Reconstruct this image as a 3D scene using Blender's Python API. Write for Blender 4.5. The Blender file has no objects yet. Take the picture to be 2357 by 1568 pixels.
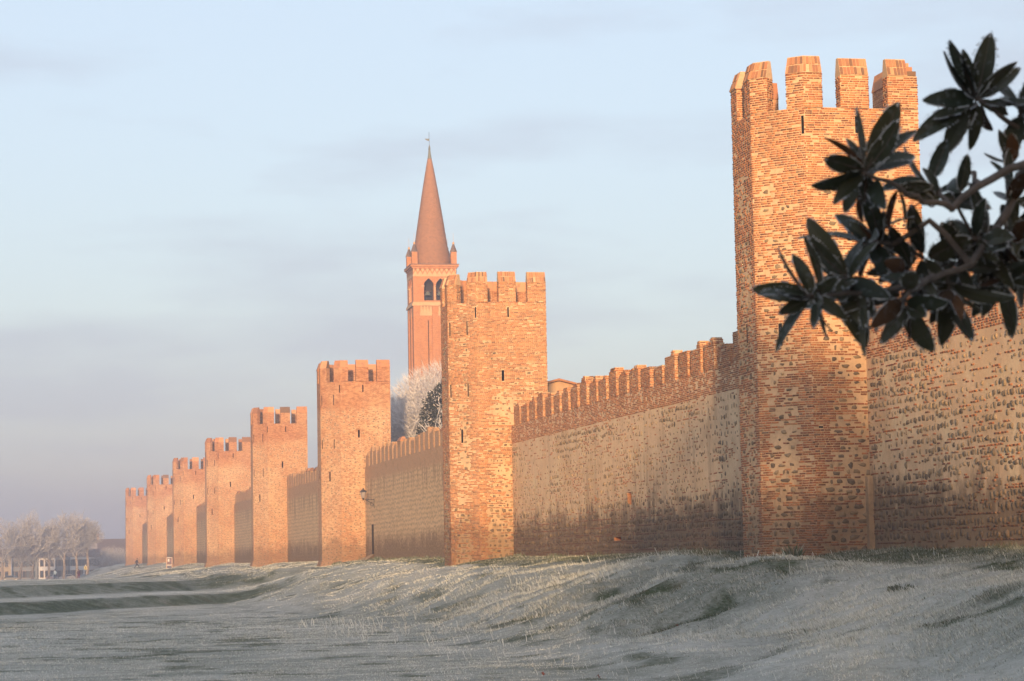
import bpy, math, random
import numpy as np
from math import radians, sin, cos, tan, pi, sqrt
from mathutils import Vector, Matrix

# ------------------------------------------------------------------ camera, sky, sun, exposure
SC = bpy.context.scene
COL = SC.collection
YAW, PITCH, ROLL = radians(12.25), radians(5.31), radians(1.1)      # y = along the town wall, x = towards it, z = 0 at eye level
SUN_AZ, SUN_EL = radians(13.8), radians(5.5)                         # the sun stands low, straight behind the photographer

cam_d = bpy.data.cameras.new('camera')
cam = bpy.data.objects.new('camera', cam_d)
COL.objects.link(cam)
fw = Vector((sin(YAW)*cos(PITCH), cos(YAW)*cos(PITCH), sin(PITCH)))
r0 = Vector((cos(YAW), -sin(YAW), 0)); u0 = r0.cross(fw)
rr = cos(ROLL)*r0 - sin(ROLL)*u0; uu = sin(ROLL)*r0 + cos(ROLL)*u0
cam.matrix_world = Matrix(((rr.x, uu.x, -fw.x, 0), (rr.y, uu.y, -fw.y, 0), (rr.z, uu.z, -fw.z, 0), (0, 0, 0, 1)))
cam_d.sensor_width = 36; cam_d.lens = 36*5376/2357
cam_d.clip_start = 0.1; cam_d.clip_end = 9000
cam_d.dof.use_dof = True; cam_d.dof.focus_distance = 130; cam_d.dof.aperture_fstop = 10
SC.camera = cam

world = bpy.data.worlds.new('World'); SC.world = world; world.use_nodes = True
wn = world.node_tree.nodes; wl = world.node_tree.links; wn.clear()
w_out = wn.new('ShaderNodeOutputWorld'); w_bg = wn.new('ShaderNodeBackground')
w_sky = wn.new('ShaderNodeTexSky'); w_sky.sky_type = 'NISHITA'; w_sky.sun_disc = False
w_sky.sun_elevation = SUN_EL; w_sky.sun_rotation = pi + SUN_AZ
w_sky.altitude = 0; w_sky.air_density = 1.0; w_sky.dust_density = 1.2; w_sky.ozone_density = 2.0
# thin streaks of high cloud
w_tc = wn.new('ShaderNodeTexCoord'); w_map = wn.new('ShaderNodeMapping'); w_map.inputs['Scale'].default_value = (2.2, 2.2, 11)
w_map.inputs['Rotation'].default_value = (0.10, 0.16, 0)
w_no = wn.new('ShaderNodeTexNoise'); w_no.inputs['Scale'].default_value = 2.1; w_no.inputs['Detail'].default_value = 6; w_no.inputs['Roughness'].default_value = 0.55
w_rp = wn.new('ShaderNodeValToRGB'); w_rp.color_ramp.elements[0].position = 0.50; w_rp.color_ramp.elements[1].position = 0.70
w_rp.color_ramp.elements[0].color = (0, 0, 0, 1); w_rp.color_ramp.elements[1].color = (.55, .55, .55, 1)
w_hs = wn.new('ShaderNodeMixRGB'); w_hs.blend_type = 'MIX'; w_hs.inputs['Color2'].default_value = (1.6, 1.75, 2.1, 1)
wl.new(w_tc.outputs['Generated'], w_map.inputs['Vector']); wl.new(w_map.outputs['Vector'], w_no.inputs['Vector'])
wl.new(w_no.outputs['Fac'], w_rp.inputs['Fac']); wl.new(w_rp.outputs['Color'], w_hs.inputs['Fac'])
w_ve = wn.new('ShaderNodeMixRGB'); w_ve.inputs['Fac'].default_value = .55; w_ve.inputs['Color2'].default_value = (2.47, 2.56, 2.86, 1)   # an even veil of thin high cloud
wl.new(w_sky.outputs['Color'], w_ve.inputs['Color1']); wl.new(w_ve.outputs['Color'], w_hs.inputs['Color1']); wl.new(w_hs.outputs['Color'], w_bg.inputs['Color'])
w_bg.inputs['Strength'].default_value = 0.15
wl.new(w_bg.outputs['Background'], w_out.inputs['Surface'])

sun_d = bpy.data.lights.new('sun', 'SUN'); sun_d.energy = 5.0; sun_d.angle = radians(1.6); sun_d.color = (1.0, 0.62, 0.30)
sun = bpy.data.objects.new('sun', sun_d); COL.objects.link(sun)
sdir = Vector((sin(SUN_AZ)*cos(SUN_EL), cos(SUN_AZ)*cos(SUN_EL), -sin(SUN_EL)))
sun.rotation_euler = sdir.to_track_quat('-Z', 'Y').to_euler()
sun.location = (-30, -80, 40)

vs = SC.view_settings; vs.view_transform = 'Standard'; vs.look = 'None'; vs.gamma = 1; vs.use_curve_mapping = False
vs.exposure = 1.27
SC.cycles.use_denoising = True
SC.cycles.max_bounces = 6; SC.cycles.diffuse_bounces = 3; SC.cycles.glossy_bounces = 2
SC.cycles.transmission_bounces = 2; SC.cycles.volume_bounces = 1; SC.cycles.transparent_max_bounces = 4

# ------------------------------------------------------------------ helpers
rng = np.random.default_rng(7)
rnd = random.Random(11)

def tag(o, label=None, cat=None, group=None, kind=None):
    if label: o['label'] = label
    if cat: o['category'] = cat
    if group: o['group'] = group
    if kind: o['kind'] = kind
    return o

def empty(name, loc=(0, 0, 0), rz=0.0, parent=None):
    o = bpy.data.objects.new(name, None); COL.objects.link(o)
    o.location = loc; o.rotation_euler = (0, 0, rz); o.empty_display_size = .2
    if parent: o.parent = parent
    return o

def mesh_np(name, V, Q=None, T=None, mats=(), mi=None, smooth=False, uv=None, attrs=None):
    """one mesh from numpy arrays: V (n,3), quads Q (k,4), tris T (m,3)"""
    me = bpy.data.meshes.new(name)
    V = np.asarray(V, np.float32)
    Q = np.zeros((0, 4), np.int32) if Q is None else np.asarray(Q, np.int32).reshape(-1, 4)
    T = np.zeros((0, 3), np.int32) if T is None else np.asarray(T, np.int32).reshape(-1, 3)
    nq, nt = len(Q), len(T)
    me.vertices.add(len(V)); me.vertices.foreach_set('co', V.ravel())
    me.loops.add(nq*4+nt*3)
    me.loops.foreach_set('vertex_index', np.concatenate([Q.ravel(), T.ravel()]).astype(np.int32))
    me.polygons.add(nq+nt)
    st = np.concatenate([np.arange(nq)*4, nq*4+np.arange(nt)*3]).astype(np.int32)
    me.polygons.foreach_set('loop_start', st)
    try:
        me.polygons.foreach_set('loop_total', np.concatenate([np.full(nq, 4), np.full(nt, 3)]).astype(np.int32))
    except Exception:
        pass
    for m in mats: me.materials.append(m)
    if mi is not None: me.polygons.foreach_set('material_index', np.asarray(mi, np.int32))
    if smooth: me.polygons.foreach_set('use_smooth', np.ones(nq+nt, bool))
    if uv is not None:
        l = me.uv_layers.new(name='UVMap'); l.data.foreach_set('uv', np.asarray(uv, np.float32).ravel())
    if attrs:
        for k, v in attrs.items():
            a = me.attributes.new(k, 'FLOAT', 'POINT'); a.data.foreach_set('value', np.asarray(v, np.float32))
    me.update(calc_edges=True); me.validate()
    return me

def obj(name, me, parent=None, loc=None):
    o = bpy.data.objects.new(name, me); COL.objects.link(o)
    if parent: o.parent = parent
    if loc is not None: o.location = loc
    return o

class MB:
    """collects polygons (any size), builds one mesh"""
    def __init__(s): s.v = []; s.f = []; s.uv = []; s.m = []
    def poly(s, pts, uv=None, m=0):
        b = len(s.v); s.v += [tuple(p) for p in pts]; s.f.append(tuple(range(b, b+len(pts))))
        s.uv += list(uv) if uv is not None else [(p[0]+p[1], p[2]) for p in pts]; s.m.append(m)
    def box(s, c, h, rz=0.0, m=0):
        cx, cy, cz = c; hx, hy, hz = h; ca, sa = cos(rz), sin(rz)
        P = []
        for dz in (-hz, hz):
            for dx, dy in ((-hx, -hy), (hx, -hy), (hx, hy), (-hx, hy)):
                P.append((cx+dx*ca-dy*sa, cy+dx*sa+dy*ca, cz+dz))
        for q in ((3, 2, 1, 0), (4, 5, 6, 7), (0, 1, 5, 4), (1, 2, 6, 5), (2, 3, 7, 6), (3, 0, 4, 7)):
            s.poly([P[i] for i in q], m=m)
    def prism(s, base, top, m=0, cap=True):
        n = len(base)
        for i in range(n):
            j = (i+1) % n
            s.poly([base[i], base[j], top[j], top[i]], m=m)
        if cap:
            s.poly(list(top), m=m); s.poly(list(reversed(base)), m=m)
    def tube(s, pts, rad, n=6, m=0, cap=True):
        pts = [Vector(p) for p in pts]
        rad = [rad]*len(pts) if not hasattr(rad, '__len__') else rad
        rings = []
        for i, p in enumerate(pts):
            d = (pts[min(i+1, len(pts)-1)]-pts[max(i-1, 0)]).normalized()
            a = d.orthogonal().normalized() if i == 0 else (a - d*a.dot(d)).normalized()
            b = d.cross(a)
            rings.append([p+(a*cos(2*pi*k/n)+b*sin(2*pi*k/n))*rad[i] for k in range(n)])
        for i in range(len(rings)-1):
            for k in range(n):
                j = (k+1) % n
                s.poly([rings[i][k], rings[i][j], rings[i+1][j], rings[i+1][k]], m=m)
        if cap:
            s.poly(list(reversed(rings[0])), m=m); s.poly(rings[-1], m=m)
    def lathe(s, c, prof, n=12, m=0):
        cx, cy, cz = c
        R = [[(cx+r*cos(2*pi*k/n), cy+r*sin(2*pi*k/n), cz+z) for k in range(n)] for r, z in prof]
        for i in range(len(R)-1):
            for k in range(n):
                j = (k+1) % n
                s.poly([R[i][k], R[i][j], R[i+1][j], R[i+1][k]], m=m)
        s.poly(list(reversed(R[0])), m=m); s.poly(R[-1], m=m)
    def mesh(s, name, mats, off=(0, 0, 0), smooth=False, weld=False):
        me = bpy.data.meshes.new(name)
        ox, oy, oz = off
        me.from_pydata([(x-ox, y-oy, z-oz) for x, y, z in s.v], [], s.f)
        for m in (mats if isinstance(mats, (list, tuple)) else [mats]): me.materials.append(m)
        me.polygons.foreach_set('material_index', s.m)
        l = me.uv_layers.new(name='UVMap'); l.data.foreach_set('uv', np.asarray(s.uv, np.float32).ravel())
        if weld:
            import bmesh
            bm = bmesh.new(); bm.from_mesh(me); bmesh.ops.remove_doubles(bm, verts=bm.verts, dist=1e-4); bm.to_mesh(me); bm.free()
        if smooth: me.polygons.foreach_set('use_smooth', np.ones(len(me.polygons), bool))
        me.update()
        return me
    def build(s, name, mats, parent=None, off=None, smooth=False, weld=False):
        if off is None:
            off = tuple(parent.location) if parent is not None else (0, 0, 0)
        return obj(name, s.mesh(name, mats, off, smooth, weld), parent)

def vnoise(x, y, seed=0):
    """smooth value noise, about 0..1"""
    x = np.asarray(x, float); y = np.asarray(y, float)
    xi = np.floor(x).astype(np.int64); yi = np.floor(y).astype(np.int64)
    fx = x-xi; fy = y-yi; fx = fx*fx*(3-2*fx); fy = fy*fy*(3-2*fy)
    def h(a, b):
        n = (a*374761393 + b*668265263 + seed*974711) & 0x7fffffff
        n = ((n ^ (n >> 13))*1274126177) & 0x7fffffff
        return ((n ^ (n >> 16)) & 0xffff)/65535.
    return (h(xi, yi)*(1-fx)+h(xi+1, yi)*fx)*(1-fy)+(h(xi, yi+1)*(1-fx)+h(xi+1, yi+1)*fx)*fy

def fbm(x, y, seed=0, o=3):
    s = 0; a = .5; t = 0
    for k in range(o):
        s = s+a*vnoise(np.asarray(x)*2**k, np.asarray(y)*2**k, seed+k*17); t += a; a *= .5
    return s/t

def sstep(a, b, x):
    t = np.clip((np.asarray(x, float)-a)/(b-a), 0, 1); return t*t*(3-2*t)

# ------------------------------------------------------------------ materials
MAT = {}
class NT:
    def __init__(s, name, rough=.9, spec=.2):
        m = bpy.data.materials.new(name); m.use_nodes = True; s.m = m; MAT[name] = m
        s.n = m.node_tree.nodes; s.l = m.node_tree.links
        s.b = s.n['Principled BSDF']; s.b.inputs['Roughness'].default_value = rough
        s.b.inputs['Specular IOR Level'].default_value = spec
    def node(s, t, ins=None, **kw):
        n = s.n.new(t)
        for k, v in kw.items(): setattr(n, k, v)
        for k, v in (ins or {}).items():
            if isinstance(v, bpy.types.NodeSocket): s.l.new(v, n.inputs[k])
            else: n.inputs[k].default_value = v
        return n
    def math(s, op, a, b=0.0, c=0.0, clamp=False):
        n = s.node('ShaderNodeMath', {0: a, 1: b, 2: c}, operation=op); n.use_clamp = clamp; return n.outputs[0]
    def mix(s, f, a, b, mode='MIX'):
        a = (*a, 1) if isinstance(a, tuple) and len(a) == 3 else a
        b = (*b, 1) if isinstance(b, tuple) and len(b) == 3 else b
        return s.node('ShaderNodeMixRGB', {'Fac': f, 'Color1': a, 'Color2': b}, blend_type=mode).outputs[0]
    def ramp(s, f, stops, interp='LINEAR'):
        n = s.node('ShaderNodeValToRGB', {'Fac': f}); e = n.color_ramp.elements; n.color_ramp.interpolation = interp
        while len(e) < len(stops): e.new(.5)
        for k, (p, c) in enumerate(stops):
            e[k].position = p; c = (c, c, c) if not hasattr(c, '__len__') else c; e[k].color = (*c, 1)
        return n.outputs['Color']
    def noise(s, vec, scale, detail=3, rough=.55, stretch=None):
        if stretch: vec = s.node('ShaderNodeMapping', {'Vector': vec, 'Scale': stretch}).outputs[0]
        return s.node('ShaderNodeTexNoise', {'Vector': vec, 'Scale': scale, 'Detail': detail, 'Roughness': rough}).outputs['Fac']
    def pos(s): return s.node('ShaderNodeNewGeometry').outputs['Position']
    def zc(s): return s.node('ShaderNodeSeparateXYZ', {0: s.pos()}).outputs['Z']
    def rand(s):
        a = s.node('ShaderNodeNewGeometry').outputs['Random Per Island']; b = s.node('ShaderNodeObjectInfo').outputs['Random']
        return s.math('FRACT', s.math('ADD', a, b))
    def map(s, v, a, b, c=0.0, d=1.0):
        n = s.node('ShaderNodeMapRange', {0: v, 1: a, 2: b, 3: c, 4: d}); n.interpolation_type = 'SMOOTHSTEP'; return n.outputs[0]
    def bump(s, h, st=.3, dist=.02):
        s.l.new(s.node('ShaderNodeBump', {'Height': h, 'Strength': st, 'Distance': dist}).outputs[0], s.b.inputs['Normal'])
    def col(s, c):
        if isinstance(c, bpy.types.NodeSocket): s.l.new(c, s.b.inputs['Base Color'])
        else: s.b.inputs['Base Color'].default_value = (*c, 1)
        return s.m

def grime(t, c, amt=1.0, top=2.5):
    """damp dark stain creeping up from the ground with a ragged edge, and patches of lichen"""
    p = t.pos(); z = t.zc()
    n = t.noise(p, .55, 4, .6); n2 = t.noise(p, 3.2, 3, .6, (1, 1, .35))
    zz = t.math('ADD', z, t.math('ADD', t.math('MULTIPLY_ADD', n, -3.6, 1.8), t.math('MULTIPLY_ADD', n2, -2.6, 1.3)))
    f = t.map(zz, top*.45, top*1.2, .76*amt, 0)
    c = t.mix(f, c, (.07, .045, .028))
    l = t.map(t.noise(p, 1.1, 5, .65), .56, .72, 0, .38)
    return t.mix(l, c, t.mix(1, c, (.55, .50, .44), 'MULTIPLY'))

def mk_brick(name, amt=.6):
    t = NT(name, .92, .15)
    r = t.rand()
    c = t.ramp(r, [(0, (.13, .06, .034)), (.10, (.24, .088, .042)), (.35, (.35, .125, .052)), (.6, (.43, .165, .066)), (.8, (.48, .20, .085)), (.93, (.52, .27, .13)), (1, (.20, .13, .09))])
    p = t.pos()
    c = t.mix(t.map(t.noise(p, .7, 4), .50, .72, 0, .4), c, (.46, .21, .09))
    c = t.mix(t.map(t.noise(p, 2.1, 4, .6, (1, 1, 2)), .49, .64, 0, .62), c, (.17, .080, .045))
    c = t.mix(t.map(t.noise(p, 14, 3), .5, .75, 0, .5), c, (.46, .32, .20))
    c = grime(t, c, amt)
    t.bump(t.noise(p, 40, 3), .35, .01)
    return t.col(c)
mk_brick('brick'); mk_brick('brick_wall', 1.0)

def mk_cap():
    t = NT('cap_brick', .92, .15); r = t.rand(); p = t.pos()
    c = t.ramp(r, [(0, (.16, .10, .065)), (.3, (.33, .15, .08)), (.65, (.46, .21, .105)), (1, (.52, .28, .15))])
    c = t.mix(t.map(t.noise(p, 3, 4), .5, .7, 0, .5), c, (.16, .12, .085))
    return t.col(c)
mk_cap()

def mk_mortar(name, base, amt, top=2.5, pinch=.0):
    t = NT(name, .95, .1); p = t.pos()
    c = t.ramp(t.noise(p, .8, 5, .6), [(.25, tuple(b*.74 for b in base)), (.5, base), (.75, tuple(min(.7, b*1.18) for b in base))])
    c = t.mix(t.map(t.noise(p, 9, 4), .45, .7, 0, .35), c, tuple(b*.6 for b in base))
    dr = t.map(t.noise(p, 1.0, 5, .65, (.9, .9, .10)), .54, .68, 0, .45*amt)                      # run-off streaks
    c = t.mix(dr, c, tuple(b*.42 for b in base))
    c = t.mix(t.map(t.noise(p, .35, 4, .6), .5, .62, 0, .45), c, tuple(b*q for b, q in zip(base, (.86, .80, .72))))
    c = grime(t, c, amt, top)
    h = t.math('ADD', t.noise(p, 6, 5, .7), t.math('MULTIPLY', t.noise(p, 30, 3), .5))
    t.bump(h, .5, .03)
    return t.col(c)
mk_mortar('mortar', (.55, .385, .235), .7)
mk_mortar('plaster', (.67, .465, .285), 1.0, 2.6)

def mk_stone(name, amt, dark=1.0):
    t = NT(name, .9, .2); r = t.rand(); p = t.pos()
    k = dark
    c = t.ramp(r, [(0, (.11*k, .08*k, .052*k)), (.4, (.19*k, .14*k, .085*k)), (.8, (.27*k, .195*k, .115*k)), (1, (.36*k, .255*k, .145*k))])
    c = t.mix(t.map(t.noise(p, 8, 4), .45, .7, 0, .4), c, (.30*k, .245*k, .17*k))
    c = grime(t, c, amt)
    t.bump(t.noise(p, 18, 4), .5, .02)
    return t.col(c)
mk_stone('stone', .5); mk_stone('stone_wall', .9, 1.1)

def mk_far_tower():
    t = NT('tower_masonry', .95, .1); uv = t.node('ShaderNodeUVMap').outputs[0]; p = t.pos()
    sx = t.node('ShaderNodeSeparateXYZ', {0: uv}); u, v = sx.outputs[0], sx.outputs[1]
    bt = t.node('ShaderNodeTexBrick', {'Vector': uv, 'Color1': (.23, .09, .042, 1), 'Color2': (.42, .17, .075, 1), 'Mortar': (.62, .44, .28, 1), 'Scale': 1.0, 'Mortar Size': .02, 'Mortar Smooth': .3, 'Bias': .1, 'Brick Width': .27, 'Row Height': .083})
    c = bt.outputs['Color']
    c = t.mix(t.map(t.noise(p, .6, 4), .42, .60, 0, .65), c, (.58, .39, .23))
    c = t.mix(t.map(t.noise(p, 4.5, 5, .7, (1, 1, 1.8)), .48, .60, 0, .6), c, (.66, .48, .30))
    c = t.mix(t.map(t.noise(p, 3.1, 5, .72, (1, 1, 2.2)), .50, .60, 0, .55), c, (.22, .10, .055))
    c = t.mix(t.map(t.noise(p, 2.6, 4, .6, (1, 1, 3)), .50, .68, 0, .6), c, (.25, .12, .065))
    # stones set in the field of the wall
    vo = t.node('ShaderNodeTexVoronoi', {'Vector': t.node('ShaderNodeMapping', {'Vector': uv, 'Scale': (2.4, 3.3, 1)}).outputs[0], 'Scale': 1.0, 'Randomness': .75}, voronoi_dimensions='2D')
    d = t.math('ADD', vo.outputs['Distance'], t.math('MULTIPLY_ADD', t.noise(p, 9, 2), .3, -.15))
    rr_ = t.node('ShaderNodeSeparateXYZ', {0: vo.outputs['Color']}).outputs[0]
    halo = t.map(d, .28, .42, 1, 0); st = t.map(d, .15, .25, 1, 0)
    c = t.mix(t.map(t.math('ADD', v, t.math('MULTIPLY_ADD', t.noise(p, .8, 3), 1.6, -.8)), 12.3, 13.3, 0, .6), c, t.mix(1, c, (.80, .60, .50), 'MULTIPLY'))
    c = t.mix(t.map(t.noise(p, .22, 3), .44, .58, 0, .55), c, t.mix(1, c, (.86, .70, .60), 'MULTIPLY'))
    keep = t.math('MULTIPLY', t.math('GREATER_THAN', rr_, .42), t.map(v, 12.4, 13.2, 1, 0))
    c = t.mix(t.math('MULTIPLY', t.math('MULTIPLY', halo, keep), .55), c, (.56, .38, .24))
    c = t.mix(t.math('MULTIPLY', t.math('MULTIPLY', st, keep), .85), c, t.ramp(rr_, [(.3, (.09, .07, .05)), (1, (.21, .16, .11))]))
    c = grime(t, c, .55, 2.0)
    t.bump(t.math('ADD', t.noise(p, 7, 4), t.math('MULTIPLY', bt.outputs['Fac'], -.5)), .6, .05)
    return t.col(c)
mk_far_tower()

def mk_far_wall():
    t = NT('wall_masonry', .95, .1); uv = t.node('ShaderNodeUVMap').outputs[0]; p = t.pos()
    v = t.node('ShaderNodeSeparateXYZ', {0: uv}).outputs[1]
    bt = t.node('ShaderNodeTexBrick', {'Vector': uv, 'Color1': (.34, .155, .08, 1), 'Color2': (.52, .25, .125, 1), 'Mortar': (.68, .49, .31, 1), 'Scale': 1.0, 'Mortar Size': .02, 'Mortar Smooth': .3, 'Bias': 0., 'Brick Width': .27, 'Row Height': .083})
    pl = t.ramp(t.noise(p, 1.2, 4), [(.3, (.68, .47, .27)), (.7, (.80, .57, .34))])
    vo = t.node('ShaderNodeTexVoronoi', {'Vector': t.node('ShaderNodeMapping', {'Vector': uv, 'Scale': (4.5, 2.8, 1)}).outputs[0], 'Scale': 1.0, 'Randomness': .6}, voronoi_dimensions='2D')
    st = t.map(vo.outputs['Distance'], .18, .3, 1, 0)
    pl = t.mix(t.math('MULTIPLY', st, .75), pl, (.15, .12, .09))
    dr = t.noise(p, 1.0, 5, .65, (1, 1.6, .14)); dr = t.map(t.math('ADD', dr, t.map(v, 3.0, 6.5, -.12, .07)), .52, .66, 0, .7)
    pl = t.mix(dr, pl, t.ramp(t.noise(p, 7, 3), [(.35, (.24, .15, .09)), (.65, (.50, .32, .19))]))
    top = t.map(t.math('ADD', v, t.math('MULTIPLY_ADD', t.noise(p, 1.5, 3), .8, -.4)), 6.4, 6.9)
    br = t.mix(t.map(t.noise(p, 2.2, 4, .65), .45, .65, 0, .6), bt.outputs['Color'], (.50, .34, .21))
    c = t.mix(top, pl, br)
    bs = t.map(t.math('ADD', v, t.math('MULTIPLY_ADD', t.noise(p, 1.0, 4), -2.2, 1.1)), 1.4, 2.4, 1, 0)
    c = t.mix(t.math('MULTIPLY', bs, .8), c, t.mix(t.map(t.noise(p, 6, 4, .65), .35, .65), (.20, .12, .07), (.66, .44, .26)))
    c = grime(t, c, .5, 1.8)
    t.bump(t.math('ADD', t.noise(p, 6, 4), bt.outputs['Fac']), 1.0, .16)
    return t.col(c)
mk_far_wall()

def mk_camp():
    t = NT('campanile_brick', .95, .1); uv = t.node('ShaderNodeUVMap').outputs[0]; p = t.pos()
    bt = t.node('ShaderNodeTexBrick', {'Vector': uv, 'Color1': (.25, .09, .04, 1), 'Color2': (.38, .15, .062, 1), 'Mortar': (.42, .235, .12, 1), 'Scale': 1.0, 'Mortar Size': .012, 'Brick Width': .27, 'Row Height': .083})
    c = t.mix(t.map(t.noise(p, 1.6, 5, .65, (1, 1, .5)), .46, .66, 0, .45), bt.outputs['Color'], (.43, .21, .11))
    c = t.mix(t.map(t.noise(p, 3, 4, .7, (1, 1, .3)), .56, .7, 0, .45), c, (.20, .14, .10))
    return t.col(c)
mk_camp()
def mk_spire():
    t = NT('spire_brick', .95, .1); uv = t.node('ShaderNodeUVMap').outputs[0]; p = t.pos()
    bt = t.node('ShaderNodeTexBrick', {'Vector': uv, 'Color1': (.12, .058, .038, 1), 'Color2': (.25, .12, .07, 1), 'Mortar': (.30, .175, .11, 1), 'Scale': 1.0, 'Mortar Size': .02, 'Brick Width': .3, 'Row Height': .16})
    c = t.mix(t.map(t.noise(p, .9, 5), .4, .65, 0, .5), bt.outputs['Color'], (.20, .11, .07))
    t.bump(bt.outputs['Fac'], -.5, .04)
    return t.col(c)
mk_spire()

def plain(name, c, rough=.7, spec=.3, var=.12, scale=4.0, metal=0.0):
    t = NT(name, rough, spec); t.b.inputs['Metallic'].default_value = metal
    n = t.noise(t.pos(), scale, 4)
    return t.col(t.ramp(n, [(.3, tuple(x*(1-var) for x in c)), (.7, tuple(min(1, x*(1+var)) for x in c))]))
plain('trim_stone', (.42, .27, .15)); plain('recess', (.028, .022, .018), .9, .05); plain('dark_metal', (.03, .03, .032), .5, .5)  # recess is near-black: the shade inside deep openings is put into its colour
plain('bronze', (.10, .11, .10), .5, .5); plain('white_plaster', (.56, .57, .58), .9, .1, .08, .6); plain('cream_plaster', (.33, .28, .21), .9, .1, .1, .6)
plain('grey_plaster', (.20, .215, .235), .9, .1, .1, .6); plain('roof_tile', (.13, .095, .085), .9, .1, .3, 1.5); plain('roof_frost', (.28, .25, .25), .9, .1, .3, 1.0)
plain('shutter', (.05, .065, .07), .7, .2); plain('window_glass', (.03, .035, .04), .15, .5); plain('tyre', (.015, .015, .015), .8, .2)
plain('car_dark', (.03, .035, .05), .3, .5); plain('car_silver', (.40, .41, .43), .3, .5); plain('car_blue', (.06, .10, .16), .3, .5); plain('lamp_red', (.35, .02, .02), .3, .5)
plain('lamp_white', (.75, .72, .65), .3, .5); plain('chrome', (.5, .5, .5), .3, .5, metal=1.0)
plain('skin', (.45, .27, .19), .6, .3); plain('coat_black', (.018, .018, .022), .9, .1); plain('coat_pale', (.45, .52, .58), .9, .1); plain('coat_red', (.13, .03, .04), .9, .1)
plain('hair', (.03, .02, .015), .8, .2); plain('sign_white', (.62, .60, .56), .6, .3); plain('sign_frame', (.60, .40, .28), .6, .3); plain('poster_dark', (.16, .09, .10), .6, .3, .5, 6.0); plain('poster_blue', (.10, .10, .16), .6, .3, .5, 6.0)
plain('sign_yellow', (.65, .52, .16), .6, .3); plain('asphalt', (.06, .062, .066), .9, .2, .2, 2.0); plain('pigeon', (.03, .045, .075), .7, .3, .2, 60)
plain('lantern_glass', (.30, .26, .25), .3, .4); plain('door_wood', (.11, .065, .04), .8, .2); plain('concrete', (.38, .27, .17), .9, .1)

def mk_bark(name, a, b):
    t = NT(name, .9, .1); c = t.ramp(t.noise(t.pos(), 2.5, 5, .6), [(.35, a), (.65, b)]); return t.col(c)
mk_bark('plane_bark', (.17, .13, .10), (.40, .33, .26)); mk_bark('dark_bark', (.10, .08, .065), (.20, .165, .13)); mk_bark('frost_twig', (.42, .41, .42), (.70, .68, .68))
mk_bark('plane_twig', (.26, .25, .25), (.50, .485, .48))

def mk_leaf(name, a, b, rough, spec):
    t = NT(name, rough, spec); r = t.node('ShaderNodeObjectInfo').outputs['Random']
    c = t.mix(r, a, b); c = t.mix(t.map(t.noise(t.pos(), 45, 4), .54, .70, 0, .38), c, (.14, .16, .18))
    return t.col(c)
mk_leaf('leaf_top', (.016, .026, .014), (.050, .052, .025), .5, .3); mk_leaf('leaf_under', (.035, .022, .013), (.100, .052, .026), .8, .1)
plain('hoarfrost', (.46, .50, .54), .8, .2, .35, 60); plain('magnolia_twig', (.11, .095, .085), .8, .2, .3, 30)
plain('evergreen', (.022, .032, .022), .8, .2, .3, 2.0)

def mk_ground():
    t = NT('frosted_grass', .95, .1); p = t.pos()
    f = t.node('ShaderNodeAttribute', attribute_name='frost').outputs['Fac']
    n = t.noise(p, 1.3, 5, .65); n2 = t.noise(p, 9, 4, .65)
    f = t.math('ADD', f, t.math('ADD', t.math('MULTIPLY_ADD', n, .9, -.45), t.math('MULTIPLY_ADD', n2, .9, -.45)), clamp=True)
    g = t.ramp(t.noise(p, .6, 4), [(.3, (.035, .06, .026)), (.55, (.06, .085, .034)), (.75, (.10, .095, .05))])
    fr = t.ramp(t.noise(p, .35, 4), [(.3, (.42, .445, .41)), (.7, (.58, .595, .55))])
    t.bump(t.math('ADD', n2, t.noise(p, 30, 3)), .9, .08)
    return t.col(t.mix(f, g, fr))
mk_ground()
def mk_blade():
    t = NT('frosted_blades', .9, .15)
    f = t.node('ShaderNodeAttribute', attribute_name='frost').outputs['Fac']; r = t.node('ShaderNodeNewGeometry').outputs['Random Per Island']
    g = t.ramp(r, [(0, (.035, .06, .022)), (.6, (.06, .095, .035)), (1, (.12, .11, .06))])
    fr = t.ramp(r, [(0, (.55, .58, .54)), (.6, (.74, .76, .71)), (.95, (.84, .86, .84)), (1, (.58, .55, .47))])
    return t.col(t.mix(f, g, fr))
mk_blade()

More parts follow.
